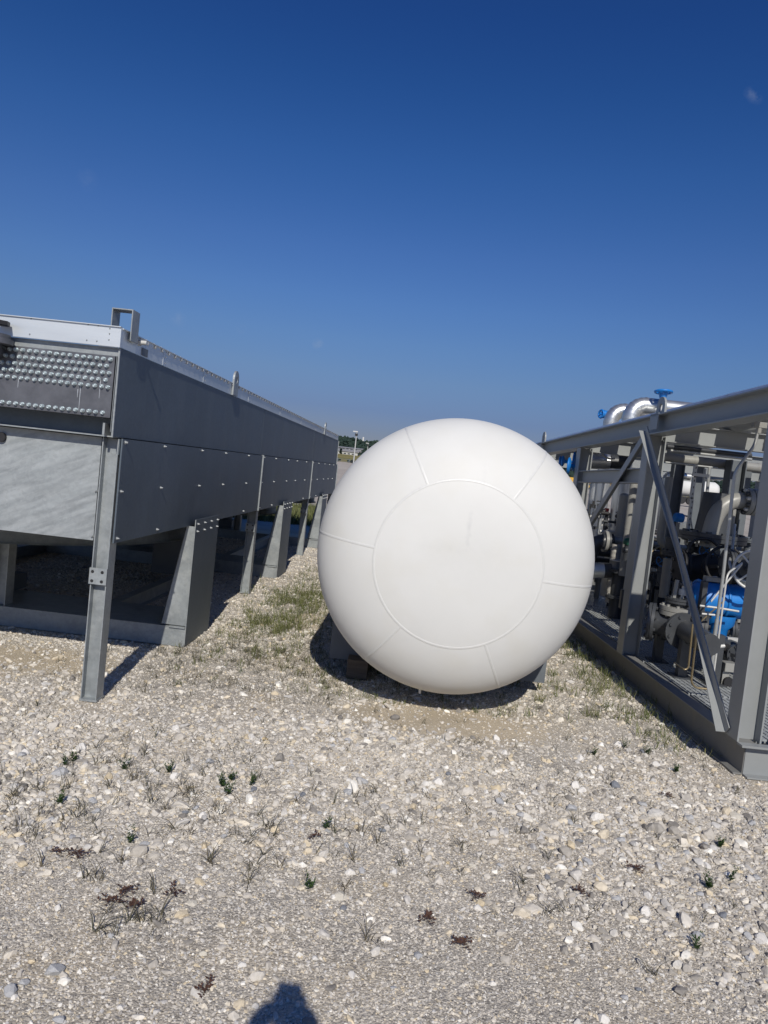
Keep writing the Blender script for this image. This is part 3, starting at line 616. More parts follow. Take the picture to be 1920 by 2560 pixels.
# legs on base beams
for y in (5.87, 9.82, 13.92):
    s_ = MB(); d_ = .69
    MB().box(-1.728, -1.720, y, y + d_, 0, 1.042).build('shaded_leg_plate', 'galv_dark', AC)                                   # outer plate from ground to panel; darker colour imitates its shaded side
    MB().box(-1.7275, -1.7205, y - .0025, y - .0002, 0, 1.042).build('plate_edge', 'galv', AC)
    s_.extr([(-1.7285, y + .004, .17), (-1.935, y + .004, .17), (-1.80, y + .004, .985), (-1.7285, y + .004, .985)], (0, .008, 0))
    s_.extr([(-1.935, y + .004, .17), (-1.80, y + .004, .985), (-1.792, y + .004, .985), (-1.927, y + .004, .17)], (0, d_ - .01, 0))
    s_.extr([(-1.735, y + d_ - .014, .17), (-1.935, y + d_ - .014, .17), (-1.80, y + d_ - .014, .985), (-1.735, y + d_ - .014, .985)], (0, .008, 0))
    lg = s_.build('leg', 'galv', AC, bevel=.0015)
    MB().box(-1.86, -1.7295, y - .012, y + d_ + .01, .150, .164).build('leg_foot', 'galv', AC)
    for k in range(4):
        for z in (1.005, .945): acbolt(-1.720, y + .05 + k * .195, z, True, 1.0)
    s_ = MB(); s_.box(XL, -1.729, y + .002, y + .010, 0, .150); s_.box(XL, -1.8605, y - .002, y + d_, .151, .158); s_.box(XL, -1.729, y + d_ - .01, y + d_ - .002, 0, .15)
    s_.build('base_beam', 'galv', AC)
    s_ = MB(); s_.ibeam((-3.30, y + .07, .16), (-3.30, y + .07, .98), .12, .12, .008, up=(1, 0, 0)); s_.build('inner_post', 'galv', AC)
    s_ = MB(); s_.extr([(XL + .02, y, .17), (XL + .2, y, .17), (XL + .07, y, .985), (XL + .02, y, .985)], (0, d_, 0)); s_.build('leg', 'galv', AC)
for x in (-2.6, -4.9):
    MB().ibeam((x, 5.9, .08), (x, 14.6, .08), .1, .15, .007).build('base_runner', 'galv', AC)
# body: back sheets, floor of plenum, fan rings
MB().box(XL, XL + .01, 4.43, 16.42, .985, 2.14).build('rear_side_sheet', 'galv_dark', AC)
MB().box(XL, -1.79, 16.40, 16.41, .985, 2.14).build('end_sheet', 'galv', AC)
MB().box(XL + .02, -1.79, 4.44, 16.39, .99, 1.0).build('plenum_floor', 'galv', AC)
MB().box(XL + .02, -1.84, 4.46, 16.39, 1.75, 2.10).build('tube_bundle', 'header', AC)
for i, y in enumerate((6.45, 10.53, 14.6)):
    s_ = MB(); c0 = (-3.72, y, 0)
    s_.lathe((-3.72, y, .815), (0, 0, 1), [(0, 1.78), (.010, 1.76), (.012, 1.745), (.173, 1.745)], 72)
    s_.lathe((-3.72, y, .815), (0, 0, 1), [(0, 1.72), (.173, 1.735)], 72); s_.lathe((-3.72, y, .815), (0, 0, 1), [(0, 1.78), (0, 1.72)], 72)
    s_.build('fan_ring', 'galv', AC)
    fb = MB()
    for k in range(6):
        a_ = k * pi / 3 + i; dx, dy = cos(a_), sin(a_)
        fb.hexa([(-3.72 + dx * .2 - dy * .1, y + dy * .2 + dx * .1, .87), (-3.72 + dx * 1.65 - dy * .09, y + dy * 1.65 + dx * .09, .87), (-3.72 + dx * 1.65 + dy * .09, y + dy * 1.65 - dx * .09, .91), (-3.72 + dx * .2 + dy * .1, y + dy * .2 - dx * .1, .91),
                 (-3.72 + dx * .2 - dy * .1, y + dy * .2 + dx * .1, .885), (-3.72 + dx * 1.65 - dy * .09, y + dy * 1.65 + dx * .09, .885), (-3.72 + dx * 1.65 + dy * .09, y + dy * 1.65 - dx * .09, .925), (-3.72 + dx * .2 + dy * .1, y + dy * .2 - dx * .1, .925)])
    fb.cyl((-3.72, y, .80), (-3.72, y, .93), .2, n=20); fb.build('fan', 'header', AC)
    MB().cyl((-3.72, y, .3), (-3.72, y, .8), .16, n=18).box(-3.95, -3.5, y - .25, y + .25, .16, .3).build('fan_drive', 'saddle', AC)
MB().box(-2.9, -2.35, 8.3, 8.9, .16, .85).build('drive_box', 'saddle', AC)

# ------------------------------------------------------------------ right: equipment skid frame (local axes u right, v along, z)
SA = .0551; SO = Vector((2.165, 4.50, 0))
SK = thing('equipment_skid', 'long grey steel skid frame with posts, braces and grating deck at the right', 'skid frame', SO, SA)
SW, SL_ = 3.3, 8.75
def uvz(u, v, z): return SO + Vector((cos(SA) * u - sin(SA) * v, sin(SA) * u + cos(SA) * v, z))
def sk(mb, name, m_='paint', bevel=0): return mb.build(name, m_, SK, local=True, bevel=bevel)
sk(MB().ibeam((0, .003, .1), (0, SL_, .1), .115, .2, .009), 'base_beam', 'paint_dirty')
sk(MB().ibeam((SW, .003, .1), (SW, SL_, .1), .115, .2, .009), 'base_beam', 'paint_dirty')
s_ = MB(); s_.box(.0, SW, -.004, .003, 0, .1865); s_.box(-.0575, SW, -.062, .0, .1868, .2); s_.box(.0, SW, -.06, -.005, 0, .009) ; sk(s_, 'end_beam')
for v in (2.17, 4.32, 6.47, 8.7): sk(MB().ibeam((.06, v, .095), (SW - .06, v, .095), .1, .17, .008), 'floor_beam')
def ztop(v): return 2.372 - .0195 * v
VP = [.0, 2.10, 4.28, 6.42, 8.6]
for i, v in enumerate(VP):
    for u in (.015, SW - .015):
        w_ = .15
        sk(MB().ibeam((u, v + w_ / 2, .201), (u, v + w_ / 2, ztop(v) - .175), w_, w_, .011, up=(1, 0, 0)), 'post', 'paint', .0)
for u in (0, SW):
    s_ = MB().ibeam((u, -.06, 2.287), (u, SL_, 2.287 - .0195 * SL_), .15, .168, .0105); sk(s_, 'top_beam')
for v in [q_ + .075 for q_ in VP]:
    z = ztop(v) - .13
    sk(MB().ibeam((.07, v, z), (SW - .07, v, z), .1, .16, .008), 'cross_beam')
# girt and braces
sk(MB().ibeam((0, 2.26, 1.805), (0, 4.27, 1.775), .1, .135, .008), 'girt')
a_ = Vector((-.068, 2.215, 2.20)); b_ = Vector((-.068, .13, .212))
d_ = (b_ - a_).normalized(); nrm_ = Vector((0, -d_.z, d_.y)); nrm_ = -nrm_ if nrm_.z < 0 else nrm_
bk = MB().bar(a_ + nrm_ * .028, b_ + nrm_ * .028, .008, .056, up=nrm_)
tt_ = [(0, .056), (.25, .034), (.5, .013), (.75, .024), (1, .062)]          # the outstanding leg is cut and bent along its length
for (t0, w0_), (t1, w1_) in zip(tt_[:-1], tt_[1:]):
    p_, q_ = a_.lerp(b_, t0), a_.lerp(b_, t1); ux = Vector((-1, 0, 0)); dn = nrm_ * .006; ux4 = ux * .0042
    bk.hexa([p_ + ux4 - dn, q_ + ux4 - dn, q_ + ux * w1_ - dn, p_ + ux * w0_ - dn, p_ + ux4, q_ + ux4, q_ + ux * w1_, p_ + ux * w0_])
sk(bk, 'brace')
a_ = Vector((-.068, 2.25, 2.19)); b_ = Vector((-.068, 4.45, .72))
sk(MB().angle(a_, b_, (.0, -.04, -.06), (.07, 0, 0), .008), 'brace')
sk(MB().angle((SW, .2, .25), (SW, 2.1, 2.1), (.0, .06, 0), (-.07, 0, 0), .008), 'brace')
lug(2.02, 2.335, 2.49, .19, SK, -.03, frame=lambda x, y, z: uvz(x, y, z), m_='paint')
lug(6.45, 2.245, 2.415, .19, SK, -.03, frame=lambda x, y, z: uvz(x, y, z), m_='paint')
sk(MB().box(-.075, -.066, 1.93, 2.11, 2.2, 2.34), 'lug_plate'); sk(MB().box(-.075, -.066, 6.36, 6.54, 2.12, 2.25), 'lug_plate')
# grating panels: bearing bars across, rods along
g_ = MB(); PLn = .93
nb = int(PLn / .030)
for k in range(int((SW - .2) / .04)):
    u = .1 + k * .04
    for q_ in range(9): g_.box(u, u + .030, .004 + q_ * .1, .096 + q_ * .1, .188, .2005)
for k in range(16): g_.box(.1 + k * .2, .106 + k * .2, 0, PLn - .032, .165, .187)
for k in range(9): g_.box(.09, SW - .09, .03 + k * .1, .037 + k * .1, .168, .186)
g_.box(.075, .0835, 0, PLn - .026, .170, .2005); g_.box(SW - .0835, SW - .075, 0, PLn - .026, .170, .2005)
gp = sk(g_, 'grating_panel', 'grate'); gp.location = (0, .08, .004)
for k in range(1, 9): clone(gp, SK, (0, .08 + k * PLn, .004))
# plate of roof panel on far side of the frame, and drip pans under the deck
sk(MB().box(.1, SW - .1, .1, SL_ - .1, .012, .018), 'drip_pan', 'paint_dark')

# ------------------------------------------------------------------ things mounted on the skid
def A1(x, y, Y): return at(1320 + x / 2.765, 940 + y / 2.765, Y)
def A2(x, y, Y): return at(1440 + x / 6.9125, 1100 + y / 6.9125, Y)
def A3(x, y, Y): return at(1640 + x / 5.925, 1060 + y / 5.925, Y)
def A4(x, y, Y): return at(1420 + x / 6.38, 1380 + y / 6.38, Y)
def A5(x, y, Y): return at(1600 + x / 5.184, 1300 + y / 5.184, Y)
def A6(x, y, Y): return at(1520 + x / 4.1475, 1560 + y / 4.1475, Y)
UU = Vector((cos(SA), sin(SA), 0)); VV_ = Vector((-sin(SA), cos(SA), 0)); ZZ = Vector((0, 0, 1))
def px_r(w, Y): return w * Y / FPX / 2
def T_(name, label, cat, p, group=None): return thing(name, label, cat, (p[0], p[1], p[2]), 0, group)
def flange(mb, c, ax, R, th=.02, bolts=8, gap=.004):
    ax = Vector(ax).normalized(); mb.cyl(c - ax * (th + gap / 2), c - ax * gap / 2, R, n=28); mb.cyl(c + ax * gap / 2, c + ax * (th + gap / 2), R, n=28); mb.cyl(c - ax * gap / 2, c + ax * gap / 2, R * .8, n=20)
    u = ax.orthogonal().normalized(); w = ax.cross(u)
    for i in range(bolts):
        q = c + (u * cos(2 * pi * (i + .5) / bolts) + w * sin(2 * pi * (i + .5) / bolts)) * R * .83
        mb.cyl(q - ax * (th + .018), q + ax * (th + .018), R * .085, n=6)
    return mb
def pipe(label, path, r, m_='paint_warm', bend=None, fl=(), bands=0, name='pipe', cat='pipe', group=None, cap=None):
    t = T_(name, label, cat, path[0], group)
    MB().tube(path, r, 18, r * 1.6 if bend is None else bend).build('pipe_run', m_, t)
    for (p, ax, R) in fl: flange(MB(), Vector(p), ax, R).build('flange', m_, t)
    if bands:
        a = Vector(path[0]); b__ = Vector(path[-1])
        for k in range(bands):
            p = a.lerp(b__, (k + .5) / bands); d = (b__ - a).normalized()
            MB().cyl(p - d * .012, p + d * .012, r * 1.035, n=20, caps=False).build('band', m_, t)
    if cap:
        d = (Vector(path[0]) - Vector(path[1])).normalized()
        MB().lathe(Vector(path[0]), d, [(r * .6 * sin(q), r * cos(q)) for q in np.linspace(0, pi / 2, 8)], 20).build('end_cap', m_, t)
    return t
def handwheel(t, c, ax, R, r, m_='paint_warm', spokes=4):
    w = MB().torus(c, ax, R, r, 36, 8); ax = Vector(ax).normalized(); u = ax.orthogonal().normalized(); v = ax.cross(u)
    for i in range(spokes):
        e_ = u * cos(2 * pi * i / spokes) + v * sin(2 * pi * i / spokes); w.cyl(c + e_ * R * .12, c + e_ * R, r * .7, n=8)
    w.cyl(c - ax * r * 2, c + ax * r * 2, R * .16, n=12); return w.build('handwheel', m_, t)
def gate_valve(label, c, ax, R, stem=ZZ, hw=.16, m_='paint_dark', hm=None, name='gate_valve', cat='valve', group=None, sl=.3):
    """c body centre; ax flow direction; R flange radius"""
    c = Vector(c); ax = Vector(ax).normalized(); stem = Vector(stem).normalized()
    t = T_(name, label, cat, c, group)
    MB().lathe(c - ax * R * 1.25, ax, [(0, R * .62), (R * .4, R * .62), (R * .8, R * .8), (R * 1.25, R * .9), (R * 1.7, R * .8), (R * 2.1, R * .62), (R * 2.5, R * .62)], 22).build('body', m_, t)
    for s in (-1, 1): flange(MB(), c + ax * s * R * 1.3, ax, R, R * .16).build('flange', m_, t)
    MB().lathe(c + stem * R * .5, stem, [(0, R * .55), (R * .6, R * .5), (R * .75, R * .5)], 18).build('bonnet', m_, t)
    flange(MB(), c + stem * R * 1.35, stem, R * .75, R * .12, 8).build('bonnet_flange', m_, t)
    y_ = MB()
    for s in (-1, 1): y_.bar(c + stem * R * 1.45 + ax * s * R * .45, c + stem * (R * 1.45 + sl * .8) + ax * s * R * .15, R * .14, R * .2, up=stem.cross(ax))
    y_.cyl(c + stem * R * 1.4, c + stem * (R * 1.45 + sl * 1.15), R * .09, n=10); y_.cyl(c + stem * (R * 1.45 + sl * .72), c + stem * (R * 1.45 + sl * .85), R * .28, n=14)
    y_.build('yoke', m_, t)
    if hw: handwheel(t, c + stem * (R * 1.45 + sl * .88), stem, hw, hw * .075, hm or m_)
    return t

# insulated pipes along the frame top; inner two added to shade the cross beams
for (u, r_, z, v0, v1, lb) in ((.31, .105, 2.415, .15, 8.6, 'silver jacketed pipe lying along the top edge of the skid frame'), (.70, .14, 2.45, .3, 8.2, 'wide silver jacketed pipe added inward of the edge pipe to shade the cross beams'), (1.15, .16, 2.45, -.1, 5.0, 'silver jacketed pipe added third from the near edge to shade the cross beams')):
    t = T_('top_pipe', lb, 'pipe', uvz(u, v0, z), 'jacketed pipes along the frame top')
    MB().tube([uvz(u, v0, z), uvz(u, v1, z - .0195 * (v1 - v0))], r_, 24).build('jacket', 'jacket', t)
    v = v0 + .5
    while v < v1 - .2:
        p = uvz(u, v, z - .0195 * (v - v0)); MB().cyl(p - VV_ * .012, p + VV_ * .012, r_ + .003, n=24, caps=False).build('band', 'jacket', t); v += .75
# two big silver elbows over the frame
def elbow(label, cx, cy, r_pxd, Y, down, right, mat_='jacket'):
    """gored elbow: rises, then turns to the right"""
    p = A1(cx, cy, Y); r_ = px_r(r_pxd, Y); Rb = r_ * 1.75
    t = T_('insulated_elbow', label, 'pipe elbow', p, 'silver elbows above the frame')
    cpt = p + UU * Rb
    s_ = MB(); N_ = 6; P_ = [cpt + (-UU * cos(pi / 2 * k / N_) + ZZ * sin(pi / 2 * k / N_)) * Rb for k in range(N_ + 1)]
    for k in range(N_): s_.tube([P_[k] - (P_[k + 1] - P_[k]) * .22, P_[k + 1] + (P_[k + 1] - P_[k]) * .22], r_ * (1 + .006 * (k % 2)), 30, caps=False)
    s_.build('elbow_gores', mat_, t)
    for k in range(1, N_):
        d_ = (P_[k + 1] - P_[k - 1]).normalized(); MB().cyl(P_[k] - d_ * .006, P_[k] + d_ * .006, r_ * 1.035, n=30, caps=False).build('gore_seam', mat_, t)
    MB().tube([p, p - ZZ * down], r_, 26, caps=False).build('riser', mat_, t)
    MB().cyl(p - ZZ * .02, p + ZZ * .02, r_ * 1.04, n=26, caps=False).build('band', mat_, t)
    e_ = cpt + ZZ * Rb
    MB().tube([e_, e_ + UU * right], r_, 26).build('crosspiece', mat_, t)
    for k in (.0, .5, 1.0):
        q_ = e_ + UU * right * k; MB().cyl(q_ - UU * .015, q_ + UU * .015, r_ * 1.04, n=26, caps=False).build('band', mat_, t)
    return t
elbow('silver insulated pipe elbow above the frame, nearer and larger of two', 706, 290, 39, 9.6, 2.3, 1.6)
elbow('silver insulated pipe elbow above the frame, farther and smaller of two', 572, 318, 35, 10.6, 2.5, 1.8)
# blue handwheels on top
p = A1(937, 110, 9.4); t = T_('blue_handwheel', 'small blue handwheel standing above the near lifting lug', 'handwheel', p - ZZ * .35)
handwheel(t, p, ZZ + VV_ * .1, .098, .016, 'blue', 5); MB().lathe(p - ZZ * .14, ZZ, [(0, .03), (.05, .035), (.1, .05), (.14, .06)], 12).build('wheel_hub', 'blue', t); MB().cyl(p - ZZ * .45, p - ZZ * .1, .018, n=10).build('stem', 'strut', t)
p = A1(506, 262, 10.8); t = T_('blue_handwheel', 'small blue handwheel left of the silver elbows', 'handwheel', p)
handwheel(t, p, UU + VV_ * .4, .055, .014, 'blue', 5); MB().cyl(p, p + UU * .25, .022, n=10).build('stem', 'blue', t); MB().cyl(p + UU * .03, p + UU * .12, .06, .05, n=12).build('wheel_hub', 'blue', t)
# blue blind flanges behind the tank
for i, (cx, cy, w, hh, Y, lb) in enumerate(((222, 592, 26, 66, 9.9, 'flat blue disc valve wheel, leftmost beside the tank'), (240, 588, 24, 64, 9.7, 'flat blue disc valve wheel, second from the left beside the tank'), (282, 620, 40, 104, 9.0, 'blue disc valve wheel hanging lowest beside the frame post'), (318, 590, 44, 120, 9.2, 'largest blue disc valve wheel in front of the silver pipe end'))):
    p = A1(cx, cy, Y); R = hh / 2.765 * Y / FPX / 2; t = T_('blue_valve_wheel', lb, 'valve wheel', p, 'blue valve wheels beside the tank')
    ax = (UU * .93 - VV_ * .36).normalized()
    MB().lathe(p, ax, [(-.012, .001), (-.012, R * .9), (-.006, R), (.012, R), (.02, R * .8), (.03, R * .3), (.12, R * .22), (.12, .001)], 28).build('wheel_disc', 'blue', t)
    MB().torus(p, ax, R, .012, 30, 6).build('rim', 'blue', t)
# silver horizontal pipe with dark end, below the top beam
p = A1(375, 588, 9.3); q = A1(560, 592, 9.3)
t = pipe('short silver jacketed pipe with bands just below the top beam', [p, q], px_r(37, 9.3), 'jacket', bands=3)
pipe('dark grey jacketed pipe continuing right of the short silver pipe', [q + (q - p).normalized() * .01, A1(690, 602, 9.3)], px_r(34, 9.3), 'paint_dark')
pipe('small bent tube looping down in front of the short silver pipe', [A1(512, 500, 9.0), A1(512, 545, 9.0), A1(560, 575, 9.0), A1(600, 570, 9.0)], .012, 'conduit', .05)
# vertical silver risers
def riser(label, cx, c0y, c1y, wpx, Y, m_, Af=A1, bands=3, cap=False, group=None):
    a = Af(cx, c0y, Y); z1 = Af(cx, c1y, Y).z
    return pipe(label, [a, Vector((a.x, a.y, max(z1, .21)))], px_r(wpx, Y), m_, bands=bands, cap=cap, group=group)
riser('silver jacketed riser seen under the girt, nearest the tank', 472, 720, 1010, 27, 11.5, 'jacket', bands=4)
riser('silver jacketed riser seen under the girt, second from the tank', 655, 700, 1200, 27, 10.6, 'jacket', bands=5)
riser('grey painted riser with domed cap left of the second post', 668, 830, 1180, 24, 9.0, 'paint_warm', cap=True, bands=1)
riser('thick grey vessel below the domed riser', 628, 1110, 1420, 29, 8.9, 'paint_warm', bands=2)
riser('plain grey riser close to the left of the second post', 738, 720, 1390, 20, 8.4, 'paint_warm')
pipe('thin grey conduit rising beside the second post', [A1(738, 880, 7.4), A1(680, 1382, 7.4) + Vector((0, 0, -.0)), A4(890, 640, 7.4)], .0125, 'conduit', .02, name='conduit', cat='conduit')
t = T_('conduit_box', 'small grey box at the foot of the thin conduit beside the second post', 'junction box', A4(880, 800, 7.4)); c_ = A4(882, 740, 7.4)
MB().box(c_.x - .03, c_.x + .03, c_.y - .03, c_.y + .03, c_.z - .1, c_.z + .09).build('box_body', 'paint_dark', t, bevel=.004)
# wrapped insulated drop with crinkles
def wrinkled(label, pts_, r_, m_='jacket_wrap'):
    P = [Vector(p) for p in pts_]; Q = []
    for i in range(len(P) - 1):
        for k in range(14): Q.append(P[i].lerp(P[i + 1], k / 14))
    Q.append(P[-1]); rr = random.Random(5)
    rad = [r_ * (1 + rr.uniform(-.09, .11)) for _ in Q]
    t = T_('wrapped_pipe', label, 'wrapped pipe', P[0])
    MB().tube(Q, r_, 16, rfun=lambda i, n_: rad[i]).build('wrapping', m_, t)
wrinkled('crumpled insulation wrapped pipe standing left of the second post', [A1(610, 1165, 8.6), A4(745, 60, 8.6), A4(735, 260, 8.6), A4(690, 520, 8.6), A4(650, 800, 8.6)], px_r(19, 8.6))
# flanged fittings close to the tank's right side
t = pipe('dark bent pipe with pale flange rings just right of the tank', [A2(210, 2040, 8.8), A2(330, 1790, 8.8), A2(460, 1745, 8.8), A2(640, 1750, 8.8)], px_r(36, 8.8), 'paint_dark', .15, fl=((A2(530, 1750, 8.8), UU, px_r(50, 8.8)),))
MB().cyl(A2(505, 1750, 8.8) - UU * .02, A2(505, 1750, 8.8) + UU * .015, px_r(53, 8.8), n=28).build('flange_ring', 'paint_warm', t)
t = pipe('polished silver pipe stub with banded end low beside the tank', [A4(330, 290, 8.6), A4(560, 295, 8.6)], px_r(39, 8.6), 'jacket', bands=2)
t = pipe('dark sleeve pipe at the end of the polished stub', [A4(562, 295, 8.6), A4(680, 300, 8.6)], px_r(36, 8.6), 'paint_dark')
# control cluster: black small valve actuators between tank and second post
def cluster(label, c, s_, seed, cols=('black', 'strut', 'paint_dark')):
    rr = random.Random(seed); t = T_('control_manifold', label, 'control manifold', c)
    for k in range(16):
        p = Vector(c) + Vector((rr.uniform(-1, 1) * s_, rr.uniform(-.3, .3) * s_, rr.uniform(-1, 1) * s_)); m_ = cols[rr.choice([0, 0, 1, 2, 2])]; e_ = rr.choice([UU, ZZ, VV_, ZZ]); l_ = rr.uniform(.15, .5) * s_
        mb = MB()
        if rr.random() < .5: mb.cyl(p - e_ * l_, p + e_ * l_, rr.uniform(.05, .16) * s_, n=12).cyl(p + e_ * l_, p + e_ * l_ * 1.25, rr.uniform(.03, .08) * s_ + .004, n=6)
        else: mb.bar(p - e_ * l_ * .6, p + e_ * l_ * .6, rr.uniform(.12, .3) * s_, rr.uniform(.12, .3) * s_, up=VV_ if abs(e_.z) > .5 else ZZ)
        mb.build(rr.choice(['fitting', 'knob', 'valve_block']), m_, t)
    MB().cyl(Vector(c) - ZZ * s_ * 1.4, Vector(c) + ZZ * s_ * .5, s_ * .12, n=10).build('stand_pipe', 'paint_dark', t)
    return t
cluster('black cluster of small instrument valves beside the tank, below the girt', A2(520, 1400, 9.2), .17, 3)
cluster('dark instrument valve cluster partly hidden behind the tank edge', A2(240, 1180, 9.6), .12, 9)
t = T_('red_tag_valve', 'small black valve with red cap seen under the girt', 'valve', A2(530, 1215, 9.6)); p = A2(530, 1205, 9.6)
MB().cyl(p - ZZ * .02, p + ZZ * .02, .03, n=12).build('cap', 'red', t); MB().cyl(p - ZZ * .3, p - ZZ * .02, .02, n=10).build('stem', 'black', t)
pipe('white horizontal tube across the black valve cluster', [A2(410, 1580, 9.1), A2(700, 1600, 9.1)], .022, 'strut')
t = T_('green_cap_valve', 'small valve with dark green cap left of the second post', 'valve', A2(920, 1790, 8.0)); p = A2(920, 1760, 8.0)
MB().lathe(p, ZZ, [(-.03, .06), (0, .065), (.03, .055), (.045, .02), (.046, .001)], 16).build('cap', 'green', t); MB().cyl(p - ZZ * .2, p - ZZ * .03, .045, n=12).build('body', 'paint_dark', t)
# right of the second post
pipe('slim grey riser right of the second post with elbow at its foot', [A1(978, 700, 7.9), Vector((A1(968, 700, 7.9).x, 7.9, A1(905, 1150, 7.9).z)), Vector((A1(968, 700, 7.9).x, 7.9, A1(905, 1180, 7.9).z)) + UU * .16], px_r(19, 7.9), 'paint_warm', .07)
elbow('small shiny elbow half hidden behind the second post', 950, 720, 17, 9.0, .6, .2)
t = pipe('horizontal grey header pipe crossing right below the top beam', [A1(930, 562, 8.0), A1(930, 562, 8.0) + UU * 2.05], px_r(23, 8.0), 'paint_warm', fl=((A1(930, 562, 8.0) + UU * 1.85, UU, .12),), bands=3)
for i, (a, b__, r_, lb) in enumerate((((1010, 420), (1500, 458), .020, 'thin grey conduit under the cross beam, uppermost of four'), ((960, 412), (1100, 430), .03, 'short conduit fitting right of the second post top'), ((985, 515), (1560, 575), .014, 'thin bright rod just above the header pipe'), ((950, 596), (1320, 620), .010, 'thin tube just under the header pipe'), ((960, 486), (1560, 540), .022, 'dark conduit between the cross beam and the header pipe'))):
    p = A1(*a, 7.6); L_ = (A1(*b__, 7.6) - p).length; pipe(lb, [p, p + UU * L_], r_, 'conduit' if i != 4 else 'paint_dark', name='conduit', cat='conduit', group='thin conduits under the frame top')
# conduit drop with tee
t = T_('conduit_drop', 'grey conduit dropping with two bends in front of the flanged elbow', 'conduit', A5(960, 1600, 5.9))
Yc = 5.7
MB().tube([A1(1590, 345, Yc), A1(1575, 470, Yc), A1(1430, 660, Yc), A5(1075, 740, Yc), A5(1000, 1290, Yc)], .0125, 14, .06).build('tube', 'conduit', t)
MB().tube([A5(1000, 1290, Yc), A5(960, 1560, Yc)], .016, 14).build('lower_tube', 'conduit', t)
c_ = A1(1600, 340, Yc); MB().bar(c_ - UU * .05, c_ + UU * .12, .045, .045).cyl(c_ - ZZ * .06, c_, .02, n=12).build('tee_box', 'paint_warm', t, bevel=.004)
c_ = A6(1098, 235, Yc); MB().box(c_.x - .022, c_.x + .022, c_.y - .02, c_.y + .02, c_.z - .055, c_.z + .05).cyl(c_ + UU * .02, c_ + UU * .08 + ZZ * .015, .014, n=10).build('outlet_box', 'strut', t, bevel=.003)
MB().tube([A6(1090, 310, Yc), Vector((A6(1060, 560, Yc).x, Yc, .21))], .016, 12).build('foot_tube', 'conduit', t)
# instrument conduit across top with fitting body
c_ = A3(370, 195, 7.0); t = T_('conduit_fitting', 'pale oblong conduit fitting right of the second post top', 'conduit fitting', c_)
MB().bar(c_ - UU * .08, c_ + UU * .08, .04, .05).build('fitting_body', 'strut', t, bevel=.01); MB().tube([c_ + UU * .08, c_ + UU * .26], .017, 12).tube([c_ + UU * .26, c_ + UU * .9], .013, 12).build('tube', 'conduit', t)
# blue instrument housing
p = A1(1042, 980, 7.8); t = T_('blue_transmitter', 'small blue transmitter box to the right of the slim riser', 'transmitter', p)
MB().cyl(p - UU * .045, p + UU * .045, .045, n=16).box(p.x - .03, p.x + .03, p.y - .03, p.y + .03, p.z - .045, p.z + .05).build('housing', 'blue', t, bevel=.004); MB().tube([p + UU * .05 + ZZ * .03, p + UU * .12 + ZZ * .02, p + UU * .17 - ZZ * .15, p + UU * .17 - ZZ * .5], .008, 10, .05).build('cable', 'conduit', t); MB().cyl(p - ZZ * .5, p - ZZ * .05, .02, n=12).build('mounting_pipe', 'paint_warm', t)
# inner columns (part of pipe rack behind)
for i, (cx, Y, w, lb) in enumerate(((1042, 8.6, .12, 'dark inner steel column right of the second post'), (1192, 9.2, .085, 'inner steel column behind the slotted strut'), (1440, 7.9, .16, 'inner steel column behind the flanged elbow'), (1500, 9.4, .14, 'inner steel column at far right behind the conduit drop'))):
    a = A1(cx, 600, Y); o = T_('inner_column', lb, 'steel column', (a.x, a.y, .2), 'inner columns of the pipe rack')
    MB().ibeam((a.x, a.y, .2), (a.x, a.y, 2.1), w, w, .01, up=(0, 1, 0) if i % 2 else (1, 0, 0)).build('shaft', 'saddle', o); MB().box(a.x - .12, a.x + .12, a.y - .12, a.y + .12, .204, .216).build('foot_plate', 'paint', o)
# slotted struts (perforated channel) forming a narrow cable ladder
t = T_('slotted_strut', 'pale slotted strut channel standing upright like a narrow ladder', 'strut channel', A1(1095, 1165, 7.2))
for (xa, ya, xb, yb) in ((1160, 615, 1148, 690), (1147, 700, 1130, 838), (1127, 850, 1096, 1165)):
    a = A1(xa, ya, 7.2); b__ = A1(xb, yb, 7.2); a.x = a.x * .5 + b__.x * .5; b__.x = a.x
    MB().bar(a, b__, .026, .041, up=(0, 1, 0)).build('strut', 'strut', t)
    n_ = max(2, int((a - b__).length / .05))
    h_ = MB()
    for k in range(n_):
        c_ = a.lerp(b__, (k + .5) / n_) - Vector((0, .0218, 0)); h_.box(c_.x - .004, c_.x + .004, c_.y, c_.y + .0012, c_.z - .010, c_.z + .010)
    h_.build('slots', 'black', t)['kind'] = 'stuff'
pipe('thin upright tube right of the slotted strut', [A1(1225, 640, 7.2), Vector((A1(1215, 800, 7.2).x, 7.2, A1(1165, 1180, 7.2).z))], .013, 'conduit', name='conduit', cat='conduit')
pipe('second thin upright tube right of the slotted strut', [A1(1255, 630, 7.6), Vector((A1(1250, 800, 7.6).x, 7.6, A1(1200, 1090, 7.6).z))], .016, 'conduit', name='conduit', cat='conduit')
c_ = A1(1190, 685, 7.15); o = MB().bar(c_ - UU * .075, c_ + UU * .085, .02, .03).build('strut_bracket', 'strut', None, loc=tuple(c_)); tag(o, 'short pale bracket bar bridging the slotted strut and tube', 'bracket')
